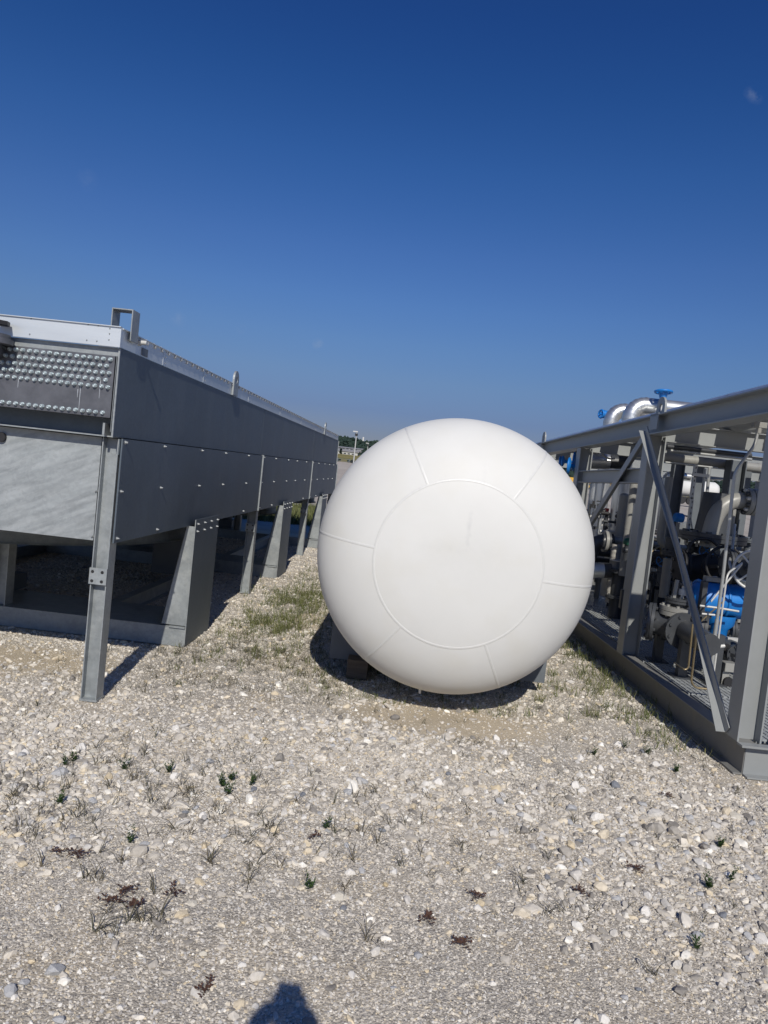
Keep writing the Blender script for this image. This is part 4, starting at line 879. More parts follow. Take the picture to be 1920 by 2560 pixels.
# flanged elbow at right
Yf = 7.0
cF = A1(1535, 870, Yf); RF = px_r(66, Yf)
t = T_('flanged_elbow', 'grey pipe elbow with a big bolted flange at the right', 'pipe elbow', cF)
rp = px_r(40, Yf)
MB().tube([cF - UU * .02, cF - UU * .15, cF - UU * .27 - ZZ * .08, cF - UU * .32 - ZZ * .22, cF - UU * .34 - ZZ * .46], rp, 24, .12).build('elbow', 'paint_warm', t)
for dx, R_ in ((-.028, RF), (.024, RF)):
    MB().cyl(cF + UU * (dx - .022), cF + UU * (dx + .022), R_, n=36).build('flange', 'paint_warm', t)
fb0 = None
for k in range(12):
    a_ = 2 * pi * (k + .5) / 12; q_ = cF + (VV_ * cos(a_) + ZZ * sin(a_)) * RF * .82
    MB().cyl(q_ - UU * .085, q_ + UU * .075, .010, n=8).cyl(q_ - UU * .078, q_ - UU * .05, .018, n=6).build('stud', 'strut' if k % 2 else 'paint_dark', t)
MB().cyl(cF + UU * .046, cF + UU * .5, rp, n=24).build('pipe_run', 'paint_warm', t)
# lower elbow flange + dark valve bodies under it
c_ = A1(1275, 1115, Yf + .1); t = T_('valve_flange_pair', 'wide dark flange pair below the flanged elbow', 'flange', c_); flange(MB(), c_, ZZ, .30, .035, 12).build('flange', 'paint_dark', t); MB().cyl(c_ + ZZ * .03, c_ + ZZ * .42, .17, .13, n=24).build('reducer', 'paint_dark', t)
gate_valve('large dark gate valve with a wide handwheel in the middle of the skid', A5(830, 640, 6.9), UU, .16, (ZZ * .2 - VV_ * .98), .17, 'black', 'black', sl=.20)
gate_valve('dark gate valve with pale handwheel cut by the near right post', A5(1400, 600, 6.3), UU, .13, (-VV_ * .9 - UU * .3), .155, 'paint_dark', 'strut', sl=.15)
gate_valve('blue handled valve above the large dark gate valve', A5(760, 370, 7.3), UU, .06, -VV_, .07, 'paint_dark', 'blue', sl=.1)
gate_valve('small valve with blue wheel low beside the second post', A5(200, 500, 8.2), UU, .07, -VV_, .06, 'paint_dark', 'blue', sl=.1)
# big blue actuator
c_ = A5(1060, 1040, 6.35); t = T_('blue_actuator', 'big bright blue valve actuator drum low at the right', 'valve actuator', c_)
R_ = .142
MB().lathe(c_ - UU * .22, UU, [(-.05, .001), (-.05, .09), (0, .13), (.04, R_), (.40, R_ * 1.02), (.46, R_ * .9), (.50, .11), (.52, .001)], 36).build('drum', 'blue', t)
for dx in (-.21, .0, .22): MB().torus(c_ + UU * dx, UU, R_ * 1.03, .014, 36, 6).build('rib', 'blue', t)
MB().box(c_.x - .25, c_.x - .21, c_.y - .2, c_.y - .14, c_.z - .13, c_.z + .16).build('bracket', 'paint_dark', t)
MB().bar(c_ + ZZ * .17 - UU * .17, c_ + ZZ * .17 + UU * .02, .07, .04).build('top_plate', 'paint_warm', t, bevel=.003)
MB().lathe(c_ - ZZ * .12, -ZZ, [(0, .13), (.08, .12), (.12, .08), (.22, .07)], 20).build('neck', 'blue', t)
MB().cyl(c_ - ZZ * .36, c_ - ZZ * .3, .12, n=20).cyl(c_ - ZZ * .45, c_ - ZZ * .36, .09, n=20).build('mounting_flange', 'paint_dark', t)
MB().box(c_.x + .02, c_.x + .12, c_.y - .17, c_.y - .13, c_.z - .42, c_.z - .28).build('tag_plate', 'strut', t)
pipe('steel tube line with brass fittings in front of the blue actuator', [A5(775, 1110, 6.05), A5(1000, 1138, 6.05), A5(1280, 1185, 6.05)], .009, 'strut', name='instrument_tube', cat='tube')
pipe('short bright tube below the blue actuator', [A5(800, 1215, 6.0), A5(970, 1232, 6.0)], .009, 'strut', name='instrument_tube', cat='tube')
gate_valve('grey globe valve on the deck left of the blue actuator', A5(480, 1370, 6.3), (UU * .8 - VV_ * .35), .16, ZZ, 0, 'paint_dark', None, sl=.16)
c_ = A5(515, 1180, 6.3); t = T_('valve_bonnet', 'pale grey bonnet flange with bolts and lever on the globe valve', 'valve bonnet', c_)
flange(MB(), c_, ZZ, .165, .035, 10).build('bonnet_flange', 'paint_warm', t)
MB().bar(c_ + ZZ * .04 - UU * .07, c_ + ZZ * .26 - UU * .055, .025, .03, up=(0, 1, 0)).bar(c_ + ZZ * .04 + UU * .07, c_ + ZZ * .26 + UU * .055, .025, .03, up=(0, 1, 0)).build('yoke', 'paint_warm', t)
MB().cyl(c_ + ZZ * .03, c_ + ZZ * .28, .018, n=10).cyl(c_ + ZZ * .14, c_ + ZZ * .19, .035, n=12).build('stem', 'strut', t)
t = pipe('thick dark flanged pipe lying along the deck', [A5(430, 1330, 6.4) - UU * .0, A5(900, 1620, 5.6)], .085, 'paint_dark', fl=((A5(560, 1440, 6.1), A5(900, 1620, 5.6) - A5(430, 1330, 6.4), .15), (A5(330, 1330, 6.4), (1, -.4, 0), .15)))
t = pipe('dark pipe on deck running off to the right behind the near post', [A5(700, 1370, 6.4), A5(1300, 1440, 6.4), A5(1800, 1500, 6.4)], .07, 'paint_dark', fl=((A5(1150, 1420, 6.4), UU, .12),))
for (x, y, Y, lb) in ((250, 1560, 6.5, 'dark pipe support stub on the deck, leftmost'), (575, 1640, 6.0, 'dark pipe support stub on the deck, middle'), (1000, 1700, 5.9, 'dark pipe support stub on the deck, right')):
    a = A5(x, y, Y); o = T_('pipe_support', lb, 'pipe support', (a.x, a.y, .205)); MB().box(a.x - .035, a.x + .035, a.y - .035, a.y + .035, .205, .60).build('stub', 'paint_dark', o); MB().box(a.x - .08, a.x + .08, a.y - .08, a.y + .08, .205, .215).build('foot_plate', 'paint_dark', o)
# tall dark pump / strainer bodies
riser('stout grey riser with flange in the middle of the skid', 370, 500, 1010, 24, 7.6, 'paint_warm', A5, bands=2)
t = riser('stout dark body behind the brace', 430, 230, 450, 34, 7.4, 'paint_dark', A5)
flange(MB(), A5(440, 430, 7.4), ZZ, .12, .02).build('flange', 'paint_dark', t)
pipe('bent brass coloured tube hanging low by the brace', [A6(880, 0, 5.6), A6(835, 450, 5.6), A6(800, 478, 5.6), A6(690, 400, 5.6)], .007, 'brass', .03, name='instrument_tube', cat='tube')
pipe('second bent brass coloured tube, nearer the brace foot', [A6(925, 20, 5.45), A6(862, 600, 5.45), A6(905, 660, 5.45), A6(1080, 680, 5.45)], .008, 'brass', .05, name='instrument_tube', cat='tube')
riser('pale upright pipe behind the near right post', 1210, 140, 620, 15, 7.4, 'paint_warm', A5)
riser('tall pale pipe left of the flanged elbow column', 1150, 1260, 1600, 13, 7.8, 'paint_warm', A3)
gate_valve('dark valve low behind the blue actuator stand', A6(1240, 270, 6.2), UU, .11, -VV_, 0, 'paint_dark', sl=.12)
c_ = A6(1250, 440, 5.9); t = T_('pump_bracket', 'pale bracket and small fittings low beside the near right post', 'bracket', c_)
MB().bar(c_ - UU * .05, c_ + UU * .05, .1, .07).build('bracket_plate', 'paint_warm', t, bevel=.003); MB().bar(c_ - ZZ * .34 - UU * .02, c_ - ZZ * .03 - UU * .02, .05, .03, up=(0, 1, 0)).build('bracket_leg', 'paint_warm', t); MB().cyl(c_ - ZZ * .12 - VV_ * .04, c_ - ZZ * .12 + VV_ * .04, .04, n=16).build('fitting', 'black', t)
cluster('dark cluster of small valves and fittings behind the globe valve', A5(720, 700, 7.1), .16, 21)
cluster('dark cluster of small fittings at deck level under the blue actuator', A6(1180, 420, 6.4), .17, 33)
cluster('dark cluster of fittings low beside the second post', A5(180, 700, 8.3), .16, 40)
# hoses: looped cable by the right post
p = A5(1170, 620, 6.1)
pipe('pale looped hose hanging beside the near right post', [A5(1230, 60, 6.6), A5(1190, 420, 6.4), A5(1155, 560, 6.1), A5(1210, 740, 6.1), A5(1400, 810, 6.1)], .012, 'conduit', .1, name='hose', cat='hose')
pipe('black cable arching over the dark valves in the middle', [A5(610, 420, 6.8), A5(700, 240, 6.8), A5(900, 240, 6.8), A5(1000, 330, 6.8)], .012, 'black', .12, name='cable', cat='cable')
# hose rising past the top right corner
pipe('dark hose rising above the frame at the top right corner', [uvz(.6, .3, 2.50), uvz(.25, .05, 2.66), uvz(.25, -.6, 2.95)], .022, 'black', .1, name='hose', cat='hose')
# far equipment mass: large dark separator vessels
t = T_('separator_vessel', 'dark upright vessel at the far end of the skid', 'vessel', uvz(1.9, 5.2, .2))
MB().lathe(uvz(1.9, 5.2, .25), ZZ, [(0, .3), (.05, .36), (1.0, .36), (1.1, .28), (1.14, .001)], 32).build('shell', 'paint', t); MB().cyl(uvz(1.9, 5.2, .2), uvz(1.9, 5.2, .26), .32, n=28).build('base_ring', 'paint_dark', t)
t = T_('pump', 'dark horizontal pump body in the shade of the skid', 'pump', uvz(1.1, 3.0, .2))
MB().cyl(uvz(.8, 3.0, .52), uvz(1.35, 3.0, .52), .16, n=24).build('motor', 'paint_dark', t); MB().cyl(uvz(1.36, 3.0, .52), uvz(1.52, 3.0, .52), .22, n=24).build('casing', 'paint_dark', t); MB().box(*(lambda a: (a.x, a.x + .8, a.y - .18, a.y + .18, .205, .36))(uvz(.75, 3.0, 0))).build('base', 'paint_dark', t)

t = T_('pipe_rack', 'dense rack of dark pipes, flanges and fittings filling the rear of the skid', 'pipe rack', uvz(1.6, 5, .2))
rr = random.Random(77)
for k in range(44):
    u, v = rr.uniform(.55, 3.0), rr.uniform(3.4, 8.0); r_ = rr.choice([.014, .02, .03, .045, .06]); m_ = rr.choice(['paint_dark', 'paint_dark', 'black', 'paint', 'paint_warm', 'saddle'])
    z1 = rr.uniform(.5, 1.25); a = uvz(u, v, .21); b_ = uvz(u, v, z1); e_ = UU * rr.choice([-1, 1]) * rr.uniform(.2, .6); 
    MB().tube([a, b_, b_ + e_], r_, 12, r_ * 2.2).build('pipe_run', m_, t)
    if r_ >= .03: flange(MB(), a.lerp(b_, rr.uniform(.3, .8)), ZZ, r_ * 1.9, .014, 8).build('flange', m_, t)
    if rr.random() < .35: q_ = b_ + e_; MB().bar(q_ - ZZ * .05, q_ + ZZ * .07, .07, .06, up=VV_).build('junction_box', rr.choice(['paint_dark', 'saddle', 'paint_warm']), t)
for k in range(46):      # stout dark bodies between the columns, added to darken the skid interior
    u, v = rr.uniform(.45, 2.9), rr.uniform(2.6, 6.5); r_ = rr.uniform(.03, .085); z1 = rr.uniform(.55, 1.32); m_ = rr.choice(['paint_dark', 'black', 'saddle', 'paint_dark', 'paint_warm']); a = uvz(u, v, .21); b_ = uvz(u, v, z1)
    MB().tube([a, b_], r_, 14).build('standpipe', m_, t)
    f_ = MB(); flange(f_, b_, ZZ, r_ * 1.8, .016, 8); flange(f_, a.lerp(b_, .45), ZZ, r_ * 1.7, .014, 8); f_.build('flange', m_, t)
    e_ = rr.choice([UU, -UU, VV_]); MB().tube([a.lerp(b_, .75), a.lerp(b_, .75) + e_ * rr.uniform(.2, .45)], r_ * .7, 12).build('branch', m_, t)
    if rr.random() < .4: MB().torus(b_ + ZZ * .12, ZZ, r_ * 1.6, .007, 24, 6).cyl(b_, b_ + ZZ * .14, .011, n=8).build('handwheel', rr.choice(['black', 'paint_dark', 'strut']), t)
for k in range(12):
    v = rr.uniform(3.2, 8); z = rr.uniform(.35, 1.2); r_ = rr.choice([.015, .03, .05]); MB().tube([uvz(.3, v, z), uvz(3.1, v, z)], r_, 12).build('pipe_run', rr.choice(['paint_dark', 'paint', 'black']), t)
for k in range(26):      # thin tubing and cables close to the front
    u, v = rr.uniform(.35, 1.7), rr.uniform(1.0, 3.2); z0_ = rr.uniform(.5, 1.1); P = [uvz(u, v, .22), uvz(u, v, z0_), uvz(u + rr.uniform(-.25, .25), v + rr.uniform(-.1, .3), z0_ + rr.uniform(-.1, .15)), uvz(u + rr.uniform(-.3, .4), v + .2, rr.uniform(.4, 1.1))]
    MB().tube(P, rr.choice([.006, .008, .011]), 8, .06).build('tubing', rr.choice(['black', 'conduit', 'paint_dark', 'strut', 'brass']), t)
for k in range(14):
    u, v, z = rr.uniform(.4, 1.8), rr.uniform(1.2, 3.4), rr.uniform(.35, 1.05); c_ = uvz(u, v, z); e_ = rr.choice([UU, ZZ])
    MB().cyl(c_ - e_ * .07, c_ + e_ * .07, .03, n=14).cyl(c_ - e_ * .03, c_ + e_ * .03, .045, n=14).cyl(c_, c_ - VV_ * .10, .012, n=8).cyl(c_ - VV_ * .10, c_ - VV_ * .115, .032, n=14).build('small_valve', rr.choice(['paint_dark', 'black', 'strut', 'paint_dark']), t)
# ------------------------------------------------------------------ background
def gz(p): return terrain(p[0], p[1])
# far building
def bx(mb, a, b_): return mb
Yb = 440
bl = at(700, 1130, Yb); br = at(903, 1138, Yb)
o = thing('far_building', 'long low pale building beyond the dry field at the foot of the hill', 'building', (br.x, Yb, terrain(br.x, Yb)))
z0 = terrain(br.x, Yb) - .3
W_ = 46; X1 = br.x
MB().box(X1 - W_, X1 - 2.2, Yb, Yb + 10, z0, z0 + 2.0).build('lower_wall', 'wall_far', o)
MB().box(X1 - W_, X1 - 1.4, Yb - .6, Yb + 10.4, z0 + 2.02, z0 + 2.5).build('canopy', 'roof_far', o)
MB().box(X1 - W_, X1 - .6, Yb + 3, Yb + 12, z0 + 2.52, z0 + 4.2).build('upper_wall', 'wall_far', o)
MB().extr([(X1 - W_, Yb + 2.4, z0 + 4.22), (X1 + .4, Yb + 2.4, z0 + 4.22), (X1 + .4, Yb + 2.4, z0 + 4.5), (X1 - W_, Yb + 2.4, z0 + 4.5)], (0, 10.5, .6)).build('roof', 'roof_far', o)
MB().extr([(X1 - W_, Yb - .5, z0 + 2.55), (X1 - 1.2, Yb - .5, z0 + 2.55), (X1 - .7, Yb + 2.9, z0 + 3.45), (X1 - W_, Yb + 2.9, z0 + 3.45)], (0, .05, .15)).build('lower_roof', 'roof_far', o)
w0 = MB().box(-.75, .75, -.03, 0, 0, .7).build('window', 'glass_far', o, local=True); w0.location = Vector((X1 - 5, Yb - .01, z0 + .5)) - o.matrix_basis.translation
for k in range(1, 16): clone(w0, o, Vector((X1 - 5 - k * 2.4, Yb - .01, z0 + .5)) - o.matrix_basis.translation)
for k in range(16): clone(w0, o, Vector((X1 - 4 - k * 2.4, Yb + 2.99, z0 + 3.3)) - o.matrix_basis.translation)
# lamp posts
def lamp_post(px, pyb, pyt, Y, label):
    b_ = at(px, pyb, Y); tp = at(px, pyt, Y); zb = min(terrain(b_.x, Y), b_.z)
    o = thing('lamp_post', label, 'lamp post', (b_.x, Y, zb)); hh = tp.z
    MB().cyl((b_.x, Y, zb), (b_.x, Y, hh), .17, .11, n=10).build('pole', 'strut', o)
    MB().box(b_.x - .9, b_.x + .3, Y - .25, Y + .25, hh + .02, hh + .3).build('lamp_head', 'strut', o); MB().box(b_.x - .35, b_.x + .35, Y - .3, Y - .05, hh - .9, hh - .3).build('camera_box', 'black', o)
    return o
lamp_post(884.5, 1150, 1080, 185, 'tall pale lamp post standing by the yard fence in the gap')
lamp_post(917.6, 1135, 1109, 300, 'small distant lamp post half hidden by the tank')
# yard fence: low dark line
o = thing('yard_fence', 'low dark fence along the far edge of the yard', 'fence', (0, 193, terrain(0, 193)))
MB().box(-60, 120, 193.0, 193.06, terrain(0, 193) + .25, terrain(0, 193) + .34).box(-60, 120, 193.0, 193.06, terrain(0, 193) + .75, terrain(0, 193) + .84).build('rail', 'saddle', o)
for k in range(61):
    MB().box(-60 + k * 3, -59.8 + k * 3, 192.85, 193.2, terrain(0, 193) - .2, terrain(0, 193) + 1.0).build('fence_post', 'saddle' if k % 3 else 'wall_far', o)
# kerb of rubble / shrubs by the fence, woodland clumps on the ridge
def clumps(name, label, spots, size, m_, seed, n_=3):
    mb = MB(); rr = random.Random(seed)
    for (x, y) in spots:
        z = terrain(x, y)
        for _ in range(n_):
            s_ = size * rr.uniform(.5, 1.2); cx, cy, cz = x + rr.uniform(-1, 1) * size, y + rr.uniform(-1, 1) * size, z + s_ * rr.uniform(.2, .9)
            bm = [(0, 0, 1), (.9, 0, .3), (.25, .85, .35), (-.75, .5, .3), (-.7, -.55, .4), (.3, -.85, .3), (0, 0, -.8)]
            P = [Vector((cx + a * s_ * rr.uniform(.7, 1.1), cy + b_ * s_ * rr.uniform(.7, 1.1), cz + c_ * s_ * rr.uniform(.7, 1.2))) for a, b_, c_ in bm]
            mb.add(P, [(0, 1, 2), (0, 2, 3), (0, 3, 4), (0, 4, 5), (0, 5, 1), (6, 2, 1), (6, 3, 2), (6, 4, 3), (6, 5, 4), (6, 1, 5)])
    return tag(mb.build(name, m_), label, 'woodland', kind='stuff')
sp = []
for _ in range(6500):
    y = random.uniform(760, 1500); x = random.uniform(-.32, .62) * y; sp.append((x, y))
clumps('woodland', 'dark green woodland covering the far ridge', sp, 4.5, 'wood_far', 2, 2)
sp = [(random.uniform(-60, 140), 196 + random.uniform(-2, 3)) for _ in range(150)]
o = clumps('hedge', 'low scrub growing along the yard fence', sp, .55, 'wood_far', 3, 2); o['category'] = 'scrub'
# tree beside the far building
b_ = at(852, 1130, 425); o = thing('far_tree', 'small dark conical tree at the left end of the far building', 'tree', (b_.x, 425, terrain(b_.x, 425)))
s_ = MB()
for k in range(60):
    a_ = random.uniform(0, 6.28); hh = random.random(); r_ = 1.3 * (1 - hh * .8); c_ = Vector((b_.x + cos(a_) * r_ * random.random(), 425 + sin(a_) * r_ * random.random(), terrain(b_.x, 425) + .5 + hh * 2.6))
    s_.add([c_ + Vector((random.gauss(0, .35), random.gauss(0, .35), random.gauss(0, .35))) for _ in range(4)], [(0, 1, 2), (1, 2, 3), (0, 2, 3)])
s_.build('crown', 'wood_far', o); MB().cyl((b_.x, 425, terrain(b_.x, 425)), (b_.x, 425, terrain(b_.x, 425) + 1.5), .15, n=8).build('trunk', 'timber', o)
# white water tank on the hill
Yw = 1250; tp = at(908.5, 1093.5, Yw); bt = at(908, 1103, Yw)
o = thing('water_tower', 'small white cylindrical water tank on top of the wooded hill', 'water tank', (tp.x, Yw, bt.z - 12))
MB().cyl((tp.x, Yw, bt.z - 12), (tp.x, Yw, tp.z), 1.5, n=24).build('shell', 'white', o); MB().lathe((tp.x, Yw, tp.z), (0, 0, 1), [(0, 1.5), (.3, 1.3), (.5, .001)], 24).build('roof', 'white', o)
# yellow crane truck far away in the yard
Yt = 105
def P_(x, y): return A2(x, y, Yt)
g0 = P_(100, 852); zg = terrain(g0.x, Yt)
o = thing('crane_truck', 'yellow crane truck with black lettering parked far off beyond the skid', 'truck', (g0.x, Yt, g0.z)); k_ = Yt / FPX / 6.9125
def ybox(x0, x1, y0, y1, name, m_, dy=0, dep=2.4):
    a = P_(x0, y1); b_ = P_(x1, y0); MB().box(min(a.x, b_.x), max(a.x, b_.x), Yt + dy, Yt + dy + dep, min(a.z, b_.z) , max(a.z, b_.z)).build(name, m_, o, bevel=.04)
ybox(-260, 430, 700, 775, 'chassis', 'yellow'); ybox(430, 800, 640, 800, 'body', 'yellow')
for x in (95, 205, -250, 700):
    c_ = P_(x, 800); c_.y = Yt - .1
    w = MB().cyl(c_, c_ + Vector((0, .5, 0)), 56 * k_, n=22).build('wheel', 'black', o); MB().cyl(c_ - Vector((0, .04, 0)), c_ + Vector((0, .02, 0)), 27 * k_, n=16).build('rim', 'yellow', o)
def stroke(x0, y0, x1, y1):
    a = P_(x0, y1); b_ = P_(x1, y0); return (min(a.x, b_.x), max(a.x, b_.x), Yt - .03, Yt - .005, min(a.z, b_.z), max(a.z, b_.z))
mk = MB(); mk.box(*stroke(438, 740, 450, 800)); mk.box(*stroke(450, 740, 478, 750)); mk.box(*stroke(450, 765, 475, 775)); mk.box(*stroke(450, 790, 478, 800)); mk.build('lettering', 'black', o)
mk = MB()
for (x0, x1) in ((560, 580), (596, 612)): mk.box(*stroke(x0, 740, x1, 770))
mk.build('lettering', 'black', o)
# far white tank trailer
Yt2 = 98; a = A1(1085, 778, Yt2); b_ = A1(1305, 790, Yt2); zc = (a.z + b_.z) / 2; R_ = 57 / 2.765 * Yt2 / FPX
o = thing('tank_trailer', 'white horizontal tank on a dark chassis seen through the skid far off', 'tank trailer', (a.x, Yt2, zc - 2))
MB().lathe((a.x - 1.2, Yt2, zc), (1, 0, 0), [(-.25, .001), (-.2, R_ * .7), (0, R_), (b_.x - a.x + .8, R_), (b_.x - a.x + 1.25, R_ * .75), (b_.x - a.x + 1.3, .001)], 32).build('vessel', 'white', o)
MB().box(a.x - 1, b_.x + .5, Yt2 - .8, Yt2 + .8, zc - R_ - .35, zc - R_ - .1).build('chassis', 'black', o)
for x in (a.x - .6, a.x + .5, b_.x - .5): MB().cyl((x, Yt2 - 1.1, zc - R_ - .55), (x, Yt2 - .7, zc - R_ - .55), .5, n=18).build('wheel', 'black', o)
for x in (a.x + 1.8, b_.x - 1.2): MB().box(x - .1, x + .1, Yt2 - .9, Yt2 + .9, zc - R_ - 1.2, zc - R_ - .1).build('support', 'saddle', o)
# a row of dark containers / equipment far right in the yard
for i, (px_, w_, hh, Y, m_, lb) in enumerate(((1600, 5, 1.6, 120, 'saddle', 'dark equipment block far off beyond the skid, left one'), (1850, 7, 2.2, 120, 'saddle', 'dark equipment block far off beyond the skid, right one'))):
    a = at(px_, 1250, Y); z0_ = terrain(a.x, Y); o = thing('far_equipment', lb, 'equipment', (a.x, Y, z0_)); MB().box(a.x, a.x + w_, Y, Y + 3, z0_ + .2, z0_ + hh).build('body', m_, o, bevel=.05)
    for k in range(3): MB().cyl((a.x + w_ * (k + .5) / 3, Y - .1, z0_ + .35), (a.x + w_ * (k + .5) / 3, Y + .4, z0_ + .35), .4, n=16).build('wheel', 'black', o)

# ------------------------------------------------------------------ grass and weeds
def blades(spots, nb, hmin, hmax, w, spread, lean, mb=None, tint=None, rr=random, lowbias=0):
    vs, fs, tt = (mb if mb else ([], [], []))
    for (x, y) in spots:
        z = terrain(x, y); base_t = rr.random()
        for _ in range(rr.randint(*nb)):
            a = rr.uniform(0, 6.28); l_ = rr.uniform(hmin, hmax); ln = abs(rr.gauss(lean, .3)); ww = w * rr.uniform(.6, 1.2)
            bx_, by_ = x + rr.gauss(0, spread), y + rr.gauss(0, spread); dx, dy = cos(a), sin(a); o = len(vs)
            for k, (t_, wf) in enumerate(((0, 1), (.45, .8), (.8, .45), (1, 0.05))):
                h_ = l_ * (t_ * cos(min(1.45, ln * (.35 + t_ * .75)))); d_ = l_ * t_ * sin(min(1.45, ln * (.35 + t_ * .75)))
                for s in (-1, 1): vs.append((bx_ + dx * d_ - dy * ww * wf * s / 2, by_ + dy * d_ + dx * ww * wf * s / 2, z + h_)); tt.append(min(1, max(0, base_t * .5 + rr.random() * .5)) if tint is None else tint)
            for k in range(3): fs.append((o + 2 * k, o + 2 * k + 1, o + 2 * k + 3, o + 2 * k + 2))
    return vs, fs, tt
def leafobj(name, data, m_, loc=None):
    vs, fs, tt = data
    if loc: vs = [(a - loc[0], b_ - loc[1], c_ - loc[2]) for a, b_, c_ in vs]
    me = bpy.data.meshes.new(name); me.from_pydata(vs, [], fs); me.materials.append(MT[m_])
    a = me.attributes.new('tint', 'FLOAT', 'POINT'); a.data.foreach_set('value', tt)
    o = bpy.data.objects.new(name, me); COL.objects.link(o)
    if loc: o.location = loc
    return o
def gspots(n_, fx, x0, x1, y0, y1):
    out = []
    while len(out) < n_:
        x, y = random.uniform(x0, x1), random.uniform(y0, y1)
        if random.random() < fx(x, y): out.append((x, y))
    return out
G = lambda x, y, cx, cy, sx, sy: math.exp(-((x - cx) / sx) ** 2 - ((y - cy) / sy) ** 2)
fpatch = lambda x, y: (G(x, y, -1.12, 8.6, .38, 1.1) + .9 * G(x, y, -1.25, 7.3, .25, .5) + .5 * G(x, y, -1.0, 10.5, .35, 1.5)) * (.35 + .9 * (nz2(x, y, 2.3, 4) > -.1)) 
D1 = blades(gspots(430, fpatch, -1.9, -.4, 6.0, 13), (6, 14), .05, .15, .0050, .035, .8)
D1 = blades(gspots(330, lambda x, y: .9 * G(x, y, -1.0, 6.6, .55, 1.0) * (.3 + .7 * (nz2(x, y, 2.5, 9) > 0)), -2.0, .1, 4.9, 8.5), (5, 10), .04, .12, .004, .02, .95, D1)
fr = lambda x, y: math.exp(-((x - (2.1 - .055 * (y - 4.5) - .16)) / .20) ** 2) * (.4 + .6 * (nz2(x, y, 2, 6) > -.1)) + .75 * G(x, y, 1.35, 5.75, .35, .55) * (.3 + .7 * (nz2(x, y, 3, 6) > 0))
D1 = blades(gspots(250, fr, .8, 2.15, 4.75, 9.5), (6, 13), .05, .14, .0048, .025, .8, D1)
D1 = blades(gspots(150, lambda x, y: .6, -.7, .9, 5.05, 5.9), (4, 8), .03, .08, .004, .02, .8, D1)
o = leafobj('grass', D1, 'grass'); tag(o, 'thin green grass growing through the gravel beside the tank and skid', 'grass', kind='stuff')
D2 = blades(gspots(270, lambda x, y: .2 + .7 * (nz2(x, y, 1.3, 12) > .05), -2.6, 2.1, 2.7, 5.6), (3, 8), .03, .09, .0034, .012, 1.05)
D2 = blades(gspots(130, lambda x, y: G(x, y, -1.25, 3.3, .8, .5), -2.4, .3, 2.5, 4.4), (4, 9), .04, .11, .0036, .010, 1.0, D2)
D2 = blades(gspots(300, lambda x, y: G(x, y, -1.1, 5.8, .8, .8), -2.6, .3, 4.5, 7.5), (4, 9), .04, .11, .0036, .015, .95, D2)
o = leafobj('dry_grass', D2, 'tuft'); tag(o, 'sparse thin dry sprigs dotted over the gravel', 'dry grass', kind='stuff')
# green bank behind the cooler, seen under it
D3 = blades([(random.uniform(-7.5, -2.2), random.uniform(18.5, 24)) for _ in range(2600)], (5, 9), .12, .34, .02, .08, .5)
o = leafobj('grass_bank', D3, 'grass'); tag(o, 'bright green grass bank seen under the far end of the cooler', 'grass bank', kind='stuff')
# single weeds one can point at
ORD = ['lowest', 'second lowest', 'third lowest', 'fourth lowest', 'fifth lowest', 'sixth lowest', 'seventh lowest', 'eighth lowest', 'ninth lowest', 'tenth lowest', 'eleventh lowest', 'twelfth lowest', 'thirteenth lowest', 'fourteenth lowest', 'fifteenth lowest', 'sixteenth lowest', 'seventeenth lowest', 'eighteenth lowest', 'nineteenth lowest', 'twentieth lowest', 'twenty first lowest']
def cL(x, y): return (x / 2.592, 1800 + y / 2.592)
def cM(x, y): return (640 + x / 2.592, 1800 + y / 2.592)
def cR(x, y): return (1280 + x / 2.592, 1800 + y / 2.592)
leafy = [cL(*q) for q in ((420, 290), (484, 262), (812, 318), (1097, 335), (1500, 385), (1445, 425), (1636, 420), (392, 545), (848, 790), (1470, 480))] + [cM(*q) for q in ((450, 690), (345, 1085))] + [cR(*q) for q in ((530, 225), (735, 175), (875, 212), (1062, 335), (1275, 1085), (1412, 1035), (1348, 812), (1190, 1490))]
tufts = [cL(*q) for q in ((95, 510), (285, 455), (1070, 570), (1378, 578), (1260, 475), (575, 1000), (652, 1025), (790, 915), (1038, 1245), (700, 1235), (850, 1300), (910, 1310), (636, 1355), (728, 1390), (1018, 1320), (1612, 1045), (1130, 705), (1520, 740), (1370, 915))] + [cM(*q) for q in ((105, 690), (112, 745), (520, 715), (708, 715), (790, 785), (518, 875), (640, 900), (165, 945), (1330, 980), (580, 1080), (50, 870), (720, 1420))] + [cR(*q) for q in ((245, 890), (60, 1040), (375, 130), (1205, 250), (905, 1640), (235, 1230))]
reds = [cL(*q) for q in ((370, 868), (500, 875), (830, 1105), (1115, 1112), (720, 1182), (870, 1220), (1350, 1757))] + [cM(*q) for q in ((370, 755), (1110, 1290), (1330, 1468), (1440, 1135))] + [cR(*q) for q in ((1000, 495), (455, 1112), (800, 965))]
def region(px): return 'left third' if px < 640 else ('middle third' if px < 1280 else 'right third')
def weed_things(lst, name, what, cat, maker, m_, grp):
    for reg in ('left third', 'middle third', 'right third'):
        L_ = sorted([q for q in lst if region(q[0]) == reg], key=lambda q: -q[1])
        for i, q in enumerate(L_):
            p = onz(*q); loc = (p.x, p.y, terrain(p.x, p.y)); rr = random.Random(int(q[0] * 7 + q[1]))
            o = leafobj(name, maker(p.x, p.y, rr), m_, loc)
            tag(o, "%s, %s such in the photo's %s" % (what, ORD[i], reg), cat, grp)
